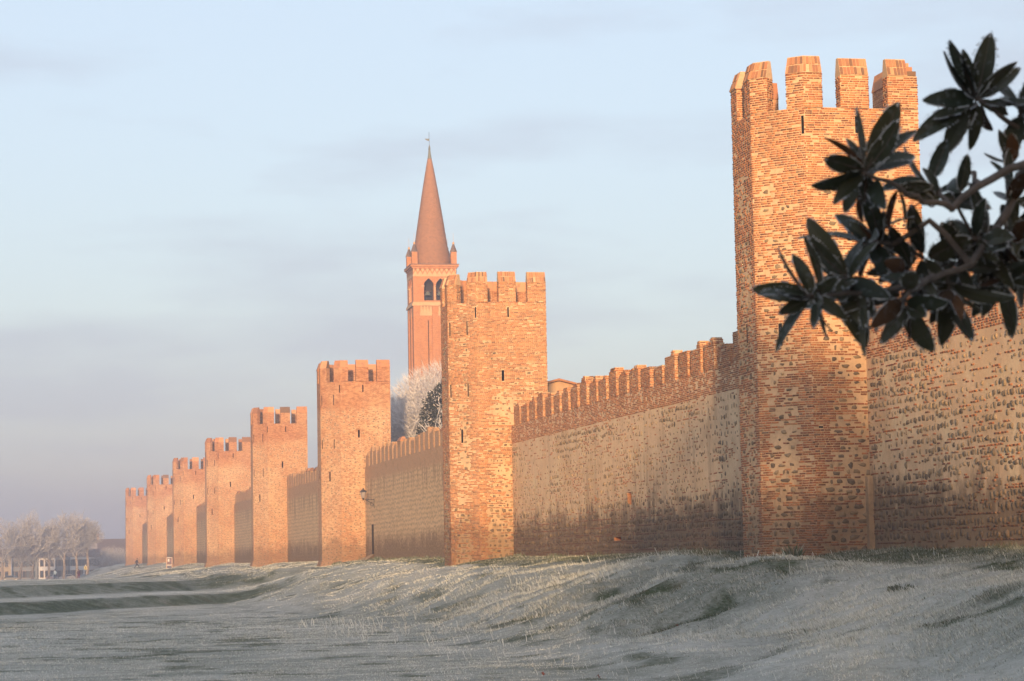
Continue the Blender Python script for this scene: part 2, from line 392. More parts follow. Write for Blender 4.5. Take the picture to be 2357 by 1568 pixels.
# ------------------------------------------------------------------ the ground: moat floor, grass bank up to the wall, one sheet to the horizon
WALL_X = 29.5
def band_y(x, y): return y-1.7*np.clip(x, -12, 14)-.35*np.sin(np.asarray(x)*.5)+3.2*(fbm(np.asarray(x)*.22, np.asarray(y)*.1, 15, 3)-.5)
def ground_z(x, y):
    x = np.asarray(x, float); y = np.asarray(y, float)
    yb = band_y(x, y)
    fl = -2.6+.62*sstep(130.5, 135.5, yb)+.70*sstep(153, 160, yb)-1.0*sstep(200, 430, y)-1.2*sstep(430, 560, y)
    fl = fl+.10*(fbm(x*.12, y*.12, 3)-.5)
    wob = (fbm(x*.05+9, y*.055, 21)-.5)*3.2
    t1 = sstep(13.5, 24.5, x+wob)
    sh = -.42+.25*(fbm(x*.2, y*.09, 5)-.5)-.35*sstep(150, 260, y)*(1-sstep(320, 460, y))
    top = sh+(.46+.25*sstep(150, 260, y))*sstep(24.0, 29.2, x)
    z = fl+(top-fl)*t1
    lump = (fbm(x*.10+3, (y-.35*x)*.115, 31, 2)-.5)*1.7+(fbm(x*.33+3, y*.16, 33, 3)-.5)*.6+(fbm((x+.5*y)*.5, (y-.15*x)*1.7, 41, 3)-.5)*.34
    z = z+lump*sstep(12.5, 17, x)*(1-sstep(23.5, 27.5, x))*(1-.6*sstep(200, 320, y))
    z = z+.05*(fbm(x*.7, y*.7, 51)-.5)+(.05+.16*sstep(12, 16, x)*(1-sstep(25, 27, x)))*(fbm((x+.5*y)*.9, (y-.15*x)*1.9, 53, 2)-.5)*(1-sstep(120, 180, y))
    inn = sstep(29.9, 31, x)
    z = z*(1-inn)+0.0*inn
    out = sstep(-9, -22, x)                     # the street side of the moat, behind and left of the photographer
    z = z*(1-out)+(-1.6)*out
    return z
def frost_f(x, y):
    yb = band_y(x, y)
    f = .74+.5*(fbm(x*.25, y*.12, 61, 3)-.5)
    f = f-.62*sstep(24.6, 26.6, x+1.6*(fbm(x*.3, y*.15, 71)-.5))*(1-sstep(150, 230, y))*(1-.35*sstep(60, 75, -y+135))
    f = f-.62*sstep(128.5, 131.5, yb)*(1-sstep(134, 136, yb))*(1-sstep(16, 20, x))-.5*sstep(152, 155, yb)*(1-sstep(160, 163, yb))*(1-sstep(17, 20, x))
    f = f+.2*sstep(137, 139, yb)*(1-sstep(148, 151, yb))
    q = lambda yy: fbm(x*.10+3, (yy-.35*x)*.115, 31, 2)
    f = f-.20*sstep(.09, .24, (q(y+1.5)-q(y-1.5))+.12*(fbm(x*.8, y*.6, 83, 2)-.5))*sstep(13, 17, x)*(1-sstep(24, 26, x))  # one flank of each fold greener; relief shading put into the frost colour
    f = f-.45*sstep(.66, .76, fbm(x*.9+11, y*.7, 85, 2))
    return np.clip(f, .04, 1)
def spread(a, b, da, db, lim0, lim1, k=1.16):
    m = [a]; 
    while m[-1] < b: m.append(m[-1]+da+(db-da)*(m[-1]-a)/(b-a))
    hi = [m[-1]]; d = db
    while hi[-1] < lim1: d *= k; hi.append(hi[-1]+d)
    lo = [a]; d = da
    while lo[-1] > lim0: d *= k; lo.append(lo[-1]-d)
    return np.array(lo[:0:-1]+m+hi[1:])
xs = spread(-4, 31, .32, .32, -3000, 3000, 1.22); ys = spread(24, 175, .32, .75, -3000, 3400, 1.06)
GX, GY = np.meshgrid(xs, ys); GZ = ground_z(GX, GY)
nx, ny = len(xs), len(ys)
I = np.arange(nx*ny).reshape(ny, nx)
Q = np.stack([I[:-1, :-1], I[:-1, 1:], I[1:, 1:], I[1:, :-1]], -1).reshape(-1, 4)
me = mesh_np('ground', np.stack([GX, GY, GZ], -1).reshape(-1, 3), Q, mats=[MAT['frosted_grass']], smooth=True, attrs={'frost': frost_f(GX, GY).ravel()})
tag(obj('ground', me), 'frosted meadow of the old moat and grass bank below the walls', kind='structure')

TOWER_Y0 = (77.3, 136.5, 195.4)
def grass_tufts():
    """frosted blades over the part of the meadow near enough to show them"""
    N = 640000
    d = 34*np.exp(rng.random(N)*np.log(470/34.)); a = rng.uniform(radians(-1.5), radians(26), N)
    x = d*np.sin(a); y = d*np.cos(a)
    ok = (x < 29.3); x, y, d = x[ok], y[ok], d[ok]
    fr = frost_f(x, y); clump = fbm((x+.5*y)*.55, (y-.15*x)*2.1, 91, 3)
    bank = sstep(14, 18, x)
    keep = rng.random(len(x)) < (.22+.78*sstep(.38, .6, clump))*(.6+.4*bank)
    x, y, d, fr, bank, clump = (q[keep] for q in (x, y, d, fr, bank, clump))
    n = len(x); nb = 3
    V = []; A = []
    sc = np.clip(d/60, .7, 4.5)
    for k in range(nb):
        bx = x+rng.normal(0, .05, n)*sc; by = y+rng.normal(0, .05, n)*sc; bz = ground_z(bx, by)-.02
        hgt = (.02+.04*rng.random(n)+.05*bank*rng.random(n)**2+.05*sstep(.5, .7, clump)*bank)*(.6+.4*np.minimum(sc, 1.7))*(1-.45*sstep(85, 130, d))
        ang = rng.uniform(0, 2*pi, n); w = (.007+.009*rng.random(n))*sc
        lean = rng.normal(0, .5, n)*hgt; la = rng.uniform(0, 2*pi, n)
        px, py = np.cos(ang)*w, np.sin(ang)*w
        tx = bx+np.cos(la)*lean-.55*hgt*bank; ty = by+np.sin(la)*lean-.35*hgt*bank
        V.append(np.stack([np.stack([bx-px, by-py, bz], -1), np.stack([bx+px, by+py, bz], -1), np.stack([tx, ty, bz+hgt], -1)], 1))
        f = np.clip(fr+rng.normal(0, .26, n)+.9*(clump-.5), 0, 1); A.append(np.repeat(f, 3).reshape(n, 3))
    m = 900; x = rng.uniform(11, 27.5, m); y = rng.uniform(38, 100, m); z = ground_z(x, y)-.02            # long bent stalks white with rime
    L_ = rng.uniform(.16, .40, m)*np.clip(y/60, .8, 1.6); w = .007*np.clip(y/60, .8, 2); la = rng.normal(pi, 1.0, m); a0 = rng.uniform(0, pi, m)
    px, py = np.cos(a0)*w, np.sin(a0)*w; dx, dy = np.cos(la)*L_, np.sin(la)*L_
    B0 = np.stack([x-px, y-py, z], -1); B1 = np.stack([x+px, y+py, z], -1); M0 = np.stack([x+dx*.25-px, y+dy*.25-py, z+L_*.62], -1); M1 = np.stack([x+dx*.25+px, y+dy*.25+py, z+L_*.62], -1); T0 = np.stack([x+dx*.8, y+dy*.8, z+L_*.60], -1)
    V.append(np.stack([B0, B1, M1], 1)); V.append(np.stack([B0, M1, M0], 1)); V.append(np.stack([M0, M1, T0], 1))
    A += [np.full((m, 3), .95)]*3
    m = 9000; y = rng.uniform(55, 200, m); x = 29.42-np.abs(rng.normal(0, .35, m)); k = rng.random(m) < .35                     # weeds along the foot of the wall and towers
    ti = rng.integers(0, 3, m); x = np.where(k, 25.95-np.abs(rng.normal(0, .12, m))+rng.random(m)*1.5, x); y = np.where(k, np.array(TOWER_Y0)[ti]+1.5-(x-26.0)-np.abs(rng.normal(0, .15, m)), y)
    keepw = fbm(x*.2, y*.35, 77, 2) > .42; x, y = x[keepw], y[keepw]; m = len(x); z = ground_z(x, y)-.03
    hh = rng.uniform(.06, .30, m)*(.4+fbm(x, y*.8, 78, 2)); w = .014*np.clip(y/70, .8, 2); a0 = rng.uniform(0, pi, m); la = rng.uniform(0, 2*pi, m)
    V.append(np.stack([np.stack([x-np.cos(a0)*w, y-np.sin(a0)*w, z], -1), np.stack([x+np.cos(a0)*w, y+np.sin(a0)*w, z], -1), np.stack([x+np.cos(la)*hh*.5, y+np.sin(la)*hh*.5, z+hh], -1)], 1)); A.append(np.repeat(np.clip(rng.normal(.12, .15, m), 0, 1), 3))
    V = np.concatenate([q.reshape(-1, 3) for q in V]); A = np.concatenate([q.reshape(-1) for q in A])
    me = mesh_np('grass', V, None, np.arange(len(V)).reshape(-1, 3), [MAT['frosted_blades']], attrs={'frost': A})
    tag(obj('grass', me), 'short frosted grass blades covering the meadow and bank', 'grass', kind='stuff')
grass_tufts()

# ------------------------------------------------------------------ masonry generator
STONE_MESH = []
def stone_arrays(n, u, z, w, h, depth):
    """n irregular stones in face coordinates (u, z, outward): verts (n,15,3)"""
    k = 7
    ang = np.linspace(0, 2*pi, k, endpoint=False)[None, :]+rng.normal(0, .22, (n, k))
    rad = rng.uniform(.60, 1.12, (n, k))
    cu = np.sign(np.cos(ang))*np.abs(np.cos(ang))**.7*rad*.5; cz = np.sign(np.sin(ang))*np.abs(np.sin(ang))**.7*rad*.5
    V = np.zeros((n, 15, 3))
    V[:, :7, 0] = u[:, None]+cu*w[:, None]; V[:, :7, 1] = z[:, None]+cz*h[:, None]; V[:, :7, 2] = -.01
    V[:, 7:14, 0] = u[:, None]+cu*w[:, None]*.86; V[:, 7:14, 1] = z[:, None]+cz*h[:, None]*.86; V[:, 7:14, 2] = depth[:, None]*rng.uniform(.5, 1.15, (n, 7))
    V[:, 14, 0] = u+rng.normal(0, .08, n)*w; V[:, 14, 1] = z+rng.normal(0, .08, n)*h; V[:, 14, 2] = depth*1.2
    return V
ST_Q = np.array([[i, (i+1) % 7, 7+(i+1) % 7, 7+i] for i in range(7)]); ST_T = np.array([[7+i, 7+(i+1) % 7, 14] for i in range(7)])
BX_Q = np.array([[4, 5, 6, 7], [0, 1, 5, 4], [1, 2, 6, 5], [2, 3, 7, 6], [3, 0, 4, 7]])
def brick_arrays(n, u, z, l, h, d0, d1):
    V = np.zeros((n, 8, 3))
    for k, (su, sz) in enumerate(((-1, -1), (1, -1), (1, 1), (-1, 1))):
        V[:, k, 0] = u+su*l/2; V[:, k, 1] = z+sz*h/2; V[:, k, 2] = -.012
        V[:, 4+k, 0] = u+su*(l/2-.004)+rng.normal(0, .003, n); V[:, 4+k, 1] = z+sz*(h/2-.003)+rng.normal(0, .003, n); V[:, 4+k, 2] = d0+d1*rng.random(n)
    return V
class Face:
    """a flat wall face: origin o, unit axis a along it, outward normal n (both horizontal)"""
    def __init__(s, p, q):
        p = np.array(p[:2], float); q = np.array(q[:2], float); s.o = p; s.L = float(np.hypot(*(q-p))); s.a = (q-p)/s.L
        s.n = np.array((-s.a[1], s.a[0]))
    def to3(s, V):
        out = np.empty_like(V)
        out[..., 0] = s.o[0]+s.a[0]*V[..., 0]+s.n[0]*V[..., 2]; out[..., 1] = s.o[1]+s.a[1]*V[..., 0]+s.n[1]*V[..., 2]; out[..., 2] = V[..., 1]
        return out
    def quat(s):   # local x along the face, y up, z outward
        m = Matrix(((s.a[0], 0, s.n[0]), (s.a[1], 0, s.n[1]), (0, 1, 0))); 
        if m.determinant() < 0: m = Matrix(((-s.a[0], 0, s.n[0]), (-s.a[1], 0, s.n[1]), (0, 1, 0)))
        return m.to_quaternion()
class Masonry:
    """collects bricks and stones of many faces of one thing"""
    def __init__(s): s.B = []; s.S = []; s.bi = []; s.si = []
    def add(s, face, z0, z1, stones, keep, holes=(), course=.083, blen=.262, prow=None, proud=(.008, .016), margin=.0, sdep=(.02, .05)):
        L = face.L; res = .025
        gu, gz = int(L/res)+2, int((z1-z0)/res)+2
        occ = np.zeros((gu, gz), bool)
        hocc = occ.copy()
        for (a, b, c, d) in holes:
            hocc[max(0, int((a)/res)):max(0, int((b)/res))+1, max(0, int((c-z0)/res)):max(0, int((d-z0)/res))+1] = True
        if len(stones):
            st = np.array(stones, float); okk = []
            for (u, z, w, h) in st:
                i, j = int(u/res), int((z-z0)/res)
                okk.append(0 <= i < gu and 0 <= j < gz and not hocc[i, j] and w/2 < u < L-w/2)
            st = st[np.array(okk)]
            for (u, z, w, h) in st:
                a, b = max(0, int((u-w*.5-.01)/res)), int((u+w*.5+.01)/res)+1; c, d = max(0, int((z-h*.46-z0)/res)), int((z+h*.46-z0)/res)+1
                occ[a:b, c:d] = True
            if len(st):
                V = stone_arrays(len(st), st[:, 0], st[:, 1], st[:, 2], st[:, 3], rng.uniform(sdep[0], sdep[1], len(st)))
                s.S.append(face.to3(V)); s.si += [(face, *q) for q in st]
        U, Z, LN, HH = [], [], [], []
        nrow = int(round((z1-z0)/course))
        for r in range(nrow):
            z = z0+(r+.5)*course; u = margin-rng.uniform(0, blen)
            while u < L-margin:
                l = blen*rng.uniform(.9, 1.06) if rng.random() < .72 else blen*.5
                a, b = max(u, margin), min(u+l-.018, L-margin)
                if margin == 0 and a == 0: a = rng.uniform(-.028, .012)
                if margin == 0 and b == L: b = L+rng.uniform(-.012, .028)
                if b-a > .05: U.append((a+b)/2); Z.append(z); LN.append(b-a); HH.append(course-.026)
                u += l
        if not U: return
        U, Z, LN, HH = map(np.array, (U, Z, LN, HH))
        Zj = Z+.012*(fbm(U*.5+face.o[0], Z*.8, 5)-.5)*3+rng.normal(0, .0025, len(U))
        p = keep(U, Z); ok = rng.random(len(U)) < p
        for (a_, b_, c_, d_) in holes:
            hit = (Z > c_-.05) & (Z < d_+.05) & (U+LN/2 > a_-.01) & (U-LN/2 < b_+.01)
            l0, l1 = U-LN/2, U+LN/2; left = (a_-l0) > (l1-b_)
            n1 = np.where(hit & left, np.minimum(l1, a_-.012), l1); n0 = np.where(hit & ~left, np.maximum(l0, b_+.012), l0)
            U, LN = (n0+n1)/2, n1-n0; ok &= LN > .04
        LN = np.maximum(LN, .01)
        i0 = np.clip(((U-LN*.35)/res).astype(int), 0, gu-1); i1 = np.clip((U/res).astype(int), 0, gu-1); i2 = np.clip(((U+LN*.35)/res).astype(int), 0, gu-1)
        j = np.clip(((Z-z0)/res).astype(int), 0, gz-1)
        ok &= ~(occ[i0, j] | occ[i1, j] | occ[i2, j])
        U, Zj, LN, HH = U[ok], Zj[ok], LN[ok], HH[ok]
        V = brick_arrays(len(U), U, Zj, LN, HH, proud[0], proud[1])
        s.B.append(face.to3(V)); s.bi += [(face, a, b, c, d) for a, b, c, d in zip(U, Zj, LN, HH)]
    def build(s, parent, bmat, smat, n_brick=0, n_stone=0, view=None):
        """the largest bricks and stones as parts of their own, the rest as one part each"""
        off = np.array(parent.location)
        B = np.concatenate(s.B) if s.B else np.zeros((0, 8, 3)); S = np.concatenate(s.S) if s.S else np.zeros((0, 15, 3))
        pickb = np.zeros(len(B), bool); picks = np.zeros(len(S), bool)
        if n_brick:
            size = np.array([l*h*view(f, u, z) for (f, u, z, l, h) in s.bi]); pickb[np.argsort(-size)[:n_brick]] = True
        if n_stone:
            size = np.array([w*h*view(f, u, z) for (f, u, z, w, h) in s.si]); picks[np.argsort(-size)[:n_stone]] = True
        for V, pick, name, q, t, mat in ((B, pickb, 'brick', BX_Q, None, bmat), (S, picks, 'stone', ST_Q, ST_T, smat)):
            if not len(V): continue
            R = V[~pick]; n, k = R.shape[:2]
            if n:
                base = (np.arange(n)*k)[:, None, None]
                me = mesh_np(name+'work', (R-off).reshape(-1, 3), (base+q[None]).reshape(-1, 4), None if t is None else (base+t[None]).reshape(-1, 3), [MAT[mat]])
                tag(obj('brickwork' if name == 'brick' else 'stonework', me, parent), kind='stuff')
            for P in V[pick]:
                c = P[0]; me = mesh_np(name, P-c, q, t, [MAT[mat]]); obj(name, me, parent, Vector(c-off))

def panel(mb, p, q, z0, z1, holes=(), depth=.5, m=0, mh=1, zb=0.0, batter=0.0):
    """a wall face with real recessed openings; uv in metres"""
    F = Face(p, q)
    us = sorted({0, F.L, *[h[0] for h in holes], *[h[1] for h in holes]}); zs = sorted({z0, z1, *[h[2] for h in holes], *[h[3] for h in holes]})
    def P(u, z, d=0.0): return (F.o[0]+F.a[0]*u+F.n[0]*d, F.o[1]+F.a[1]*u+F.n[1]*d, z)
    for a, b in zip(us, us[1:]):
        for c, d in zip(zs, zs[1:]):
            mu, mz = (a+b)/2, (c+d)/2
            if any(h[0] < mu < h[1] and h[2] < mz < h[3] for h in holes): continue
            mb.poly([P(b, c), P(a, c), P(a, d), P(b, d)], [(b, c-zb), (a, c-zb), (a, d-zb), (b, d-zb)], m)
    for (a, b, c, d, *_) in holes:
        for quad in ([P(a, c), P(a, c, -depth), P(a, d, -depth), P(a, d)], [P(b, c, -depth), P(b, c), P(b, d), P(b, d, -depth)], [P(a, d), P(a, d, -depth), P(b, d, -depth), P(b, d)], [P(b, c), P(b, c, -depth), P(a, c, -depth), P(a, c)]):
            mb.poly(quad, [(a, c), (a+.1, c), (a+.1, d), (a, d)], mh)
        mb.poly([P(b, c, -depth), P(a, c, -depth), P(a, d, -depth), P(b, d, -depth)], m=mh)
    return F

# ------------------------------------------------------------------ towers
TOWER_Y = [77.3, 136.5, 195.4, 251.6, 311.9, 375.3, 446.6, 529.0]
TOWER_TOP = [17.5, 17.15, 16.95, 16.75, 16.7, 16.9, 16.9, 17.2]
TOWER_BASE = [-.1, -.35, -.7, -.55, -.5, -.6, -.5, -.4]
CB = 4.27
def plan(y):
    return [(27.5+CB, y), (27.5, y), (26.0, y+1.5), (26.0, y+3.7), (27.5, y+5.2), (27.5+CB, y+5.2)]
def off_line(P, d):
    """inward offset of an open polyline (outside on the left)"""
    P = [np.array(p, float) for p in P]; out = []
    for i, p in enumerate(P):
        ns = []
        if i > 0: a = P[i]-P[i-1]; a /= np.hypot(*a); ns.append(np.array((-a[1], a[0])))
        if i < len(P)-1: a = P[i+1]-P[i]; a /= np.hypot(*a); ns.append(np.array((-a[1], a[0])))
        n = sum(ns); n = n/np.hypot(*n); k = 1/max(.5, n.dot(ns[0]))
        out.append(p-n*d*k)
    return out
def merlon_lines(pl):
    """outer plan line of each merlon round the parapet"""
    P = [np.array(p) for p in pl]; n = 6; M = []
    def along(i, t): a, b = P[i], P[(i+1) % n]; L = np.hypot(*(b-a)); return a+(b-a)*(t/L)
    Ls = [np.hypot(*(P[(i+1) % n]-P[i])) for i in range(n)]
    for i in range(n):
        prev = (i-1) % n
        back = 1.12 if prev in (5, 0) and i in (0,) else .70
        if i == 0: M.append([P[0], along(0, 1.12)]); continue
        elif i == 5: M.append([along(4, Ls[4]-1.12), P[5]]); continue
        else: a, b = along(prev, Ls[prev]-.68), along(i, .68)
        M.append([a, P[i], b])
    M.append([along(0, CB-2.42), along(0, CB-1.37)]); M.append([along(4, 1.37), along(4, 2.42)])
    M.append([along(5, 2.0), along(5, 3.2)])
    return M
SLITS_C = [(CB-1.95, CB-1.85, 'top', -2.75, -2.15), (CB-1.60, CB-1.46, 'top', -6.6, -5.95)]
SLITS_B = [(.0, .09, 'top', -2.8, -2.15)]
def tower(i):
    y = TOWER_Y[i]; top = TOWER_TOP[i]; base = TOWER_BASE[i]; zc = top-1.85; near = i < 2
    pl = plan(y)
    root = empty('wall_tower', (28.6, y+2.6, base))
    mb = MB(); mas = Masonry() if near else None
    LB = sqrt(2)*1.5
    faces = []
    for k in range(6):
        p, q = pl[k], pl[(k+1) % 6]
        holes = []
        if k == 0: holes = [(CB-1.98, CB-1.88, top-2.75, top-2.15), (CB-1.62, CB-1.46, top-6.6, top-5.95)]
        if k == 1: holes = [(.03, .13, top-2.8, top-2.15), (LB-.20, LB-.12, top-3.8, top-2.95), (LB-1.45, LB-1.37, top-3.8, top-2.95), (LB-.20, LB-.12, top-7.5, top-6.7), (LB-1.45, LB-1.37, top-7.5, top-6.7), (LB-1.0, LB-.86, top-10.25, top-9.45)]
        if i == 0 and k == 1: holes = [holes[0], holes[5]]
        if k == 2: holes = [(1.05, 1.17, top-10.0, top-9.3)]
        if i == 0 and k == 0: holes = [(CB-1.98, CB-1.88, top-2.75, top-2.15), (CB-1.62, CB-1.46, top-6.6, top-5.95), (CB-.33, CB-.18, 4.30, 4.36)]
        F = panel(mb, p, q, base-1.6, zc, holes, 1.3, 0, 1, 0)
        faces.append((F, holes))
    mb.poly([(*p, zc) for p in reversed(pl)])
    # flared, worn foot
    fo = off_line([pl[0], pl[1], pl[2], pl[3], pl[4], pl[5]], -.20); fi = off_line([pl[0], pl[1], pl[2], pl[3], pl[4], pl[5]], -.015)
    body = mb.build('body', [MAT['mortar'] if near else MAT['tower_masonry'], MAT['recess']], root)  # slit reveals painted near-black, as if unlit inside
    ft = MB()
    for k in range(0 if near else 5):
        L = float(np.hypot(*(np.array(fo[k+1])-fo[k])))
        ft.poly([(*fo[k+1], base-1.5), (*fo[k], base-1.5), (*fo[k], base+.25), (*fo[k+1], base+.25)], [(L, -1.5), (0, -1.5), (0, .2), (L, .2)])
        ft.poly([(*fo[k+1], base+.25), (*fo[k], base+.25), (*fi[k], base+.75), (*fi[k+1], base+.75)], [(L, .2), (0, .2), (0, .6), (L, .6)])
    if not near: ft.build('plinth', MAT['tower_masonry'], root)
    if near:
        for k in (0, 1, 2):
            F, holes = faces[k]
            L = F.L; q0, q1 = (.5, .62) if k == 0 else ((.62, .5) if k == 1 else (.45, .45))
            vis = L
            st = []
            z = base-.1
            while z < top-4.0:
                low = z < 3.2
                dz = rng.uniform(.25, .34); h0 = .20 if low else .155
                u = q0+rng.uniform(0, .3)
                dens = (.85 if low else (.62 if z < 8 else .52))*(.35+1.3*float(fbm(z*.6+k*5, i*3.1, 13, 2)))
                while u < L-q1:
                    w = rng.choice((rng.uniform(.07, .16), rng.uniform(.12, .28), rng.uniform(.2, .36)))*(1.25 if low else 1.0)
                    if rng.random() < dens: st.append((u+w/2, z+rng.normal(0, .025), w, h0*rng.uniform(.55, 1.3)))
                    u += w+rng.uniform(.04, .36)*(.5 if low else 1.0)
                z += dz
            def keep(U, Z, L=L, q0=q0, q1=q1, k=k):
                field = sstep(q0-.15, q0+.12, U)*(1-sstep(L-q1-.12, L-q1+.15, U))
                nz = fbm(U*.9+k*7+i*31, Z*.45, 101, 3)
                pl_ = sstep(.47, .66, nz+.17*sstep(8.5, 4.5, Z)*(1 if i == 0 else .6)-.1*sstep(9, 12, Z))
                pr = .98-.5*pl_*field-.12*pl_*(1-field)
                pr = np.where(Z > top-3.9, .95-.35*sstep(.6, .75, nz), pr)
                return np.clip(pr, 0, 1)
            mas.add(F, base-.2, zc, st, keep, holes)
    # merlons with sloping brick caps
    for mi, line in enumerate(merlon_lines(pl)):
        inn = off_line(line, .46); hm = 1.2+rnd.uniform(-.04, .04)
        mm = MB(); outer = [tuple(p) for p in line]; ring = outer+[tuple(p) for p in reversed(inn)]
        us = [0]
        for a, b in zip(ring, ring[1:]+ring[:1]): us.append(us[-1]+float(np.hypot(b[0]-a[0], b[1]-a[1])))
        nR = len(ring)
        for k in range(nR):
            a, b = ring[k], ring[(k+1) % nR]
            mm.poly([(*b, zc-.02), (*a, zc-.02), (*a, zc+hm), (*b, zc+hm)], [(us[k+1], zc), (us[k], zc), (us[k], zc+hm), (us[k+1], zc+hm)])
        seen = mi in (0, 1, 2, 3, 6)
        mer = mm.build('merlon', MAT['mortar'] if near and seen else MAT['tower_masonry'], root)
        if near and seen:
            for k in range(len(outer)-1):
                mas.add(Face(outer[k], outer[k+1]), zc, zc+hm, [], lambda U, Z: np.full(len(U), .95))
            mas.add(Face(outer[-1], tuple(inn[-1])), zc, zc+hm, [], lambda U, Z: np.full(len(U), .95), blen=.23)
            mas.add(Face(tuple(inn[0]), outer[0]), zc, zc+hm, [], lambda U, Z: np.full(len(U), .95), blen=.23)
        if i == 0 and mi == 0:                              # the worn corner: the cap is broken away in steps
            for (xa, xb, dz) in ((.0, .36, .20), (.13, .36, .36), (.25, .36, .50)):
                st_ = MB(); X1 = 27.5+CB; zz0 = zc+hm
                st_.box((X1-(xa+xb)/2, y+.22, zz0+dz-.09), ((xb-xa)/2-.004, .19-dz*.15, .085)); st_.build('broken_course', MAT['cap_brick'], mer, off=tuple(root.location))
            line = [np.array((27.5+CB-.37, y)), line[1]]
        bo = off_line(line, -.05); bi = off_line(line, .50); to = off_line(line, .17); ti = off_line(line, .36)
        zt0, zt1 = zc+hm, zc+hm+.64
        if i == 0 and mi == 0: zt1 -= .0
        cm = MB(); n = len(line)
        bot = [(*p, zt0) for p in bo]+[(*p, zt0) for p in reversed(bi)]; tp = [(*p, zt1) for p in to]+[(*p, zt1) for p in reversed(ti)]
        for k in range(len(bot)):
            j = (k+1) % len(bot); cm.poly([bot[j], bot[k], tp[k], tp[j]])
        cm.poly(list(reversed(tp))); cm.poly(bot)
        cap = cm.build('cap', MAT['mortar'] if near and seen else MAT['cap_brick'], mer, off=tuple(root.location))
        if near and seen:
            joined = MB()
            for k in range(n-1):
                A, Bq, Cq, Dq = (np.array((*bo[k], zt0)), np.array((*bo[k+1], zt0)), np.array((*to[k+1], zt1)), np.array((*to[k], zt1)))
                nrm = np.cross(Dq-A, Bq-A); nrm /= np.linalg.norm(nrm)
                L = np.linalg.norm(Bq-A); nc = max(2, int(round(L/.125)))
                for r in range(2):
                    v0, v1 = (.03, .46) if r == 0 else (.52, .95)
                    for c in range(nc):
                        if rnd.random() < .05: continue
                        a0, a1 = (c+.09)/nc, (c+.91)/nc; jv = rnd.uniform(-.02, .02)
                        def bl(s_, t_): return (A*(1-s_)+Bq*s_)*(1-t_)+(Dq*(1-s_)+Cq*s_)*t_
                        pts = [bl(a0, v0+jv), bl(a1, v0+jv), bl(a1, v1+jv), bl(a0, v1+jv)]
                        hh = rnd.uniform(.012, .03)
                        lo = [p-nrm*.01 for p in pts]; hi = [p+nrm*hh for p in pts]
                        t_ = joined if not (i == 0 and seen) else MB()
                        for z_ in range(4):
                            w_ = (z_+1) % 4; t_.poly([lo[w_], lo[z_], hi[z_], hi[w_]])
                        t_.poly(list(reversed(hi)))
                        if t_ is not joined: t_.build('cap_brick', MAT['cap_brick'], mer, off=tuple(root.location))
            if joined.f: tag(joined.build('cap_brickwork', MAT['cap_brick'], mer, off=tuple(root.location)), kind='stuff')
    if near:
        def view(F, u, z):
            p = F.o+F.a*u; c = -(F.n[0]*p[0]+F.n[1]*p[1])/np.hypot(*p); return max(0, c)/(p[0]**2+p[1]**2)*(0 if (p[0] > WALL_X-.02 and z < 8.2) else 1)
        mas.build(root, 'brick', 'stone', 300 if i == 0 else 0, 300, view)
    return root
TL = ['tall crenellated brick tower nearest the camera, behind the magnolia branch',
      'crenellated brick and stone tower standing in front of the bell tower',
      'crenellated tower with the wall lantern beside it, just past the frosted tree',
      'fourth tower from the magnolia branch, crenellated, with open sky on its right',
      'fifth tower from the magnolia branch, crenellated hazy brick',
      'sixth tower from the magnolia branch, just right of the framed notice board',
      'second farthest crenellated tower, just left of the framed notice board',
      'farthest hazy crenellated tower, at the end of the row above the walking person']
for i in range(8): tag(tower(i), TL[i], 'tower', 'towers of the town wall')

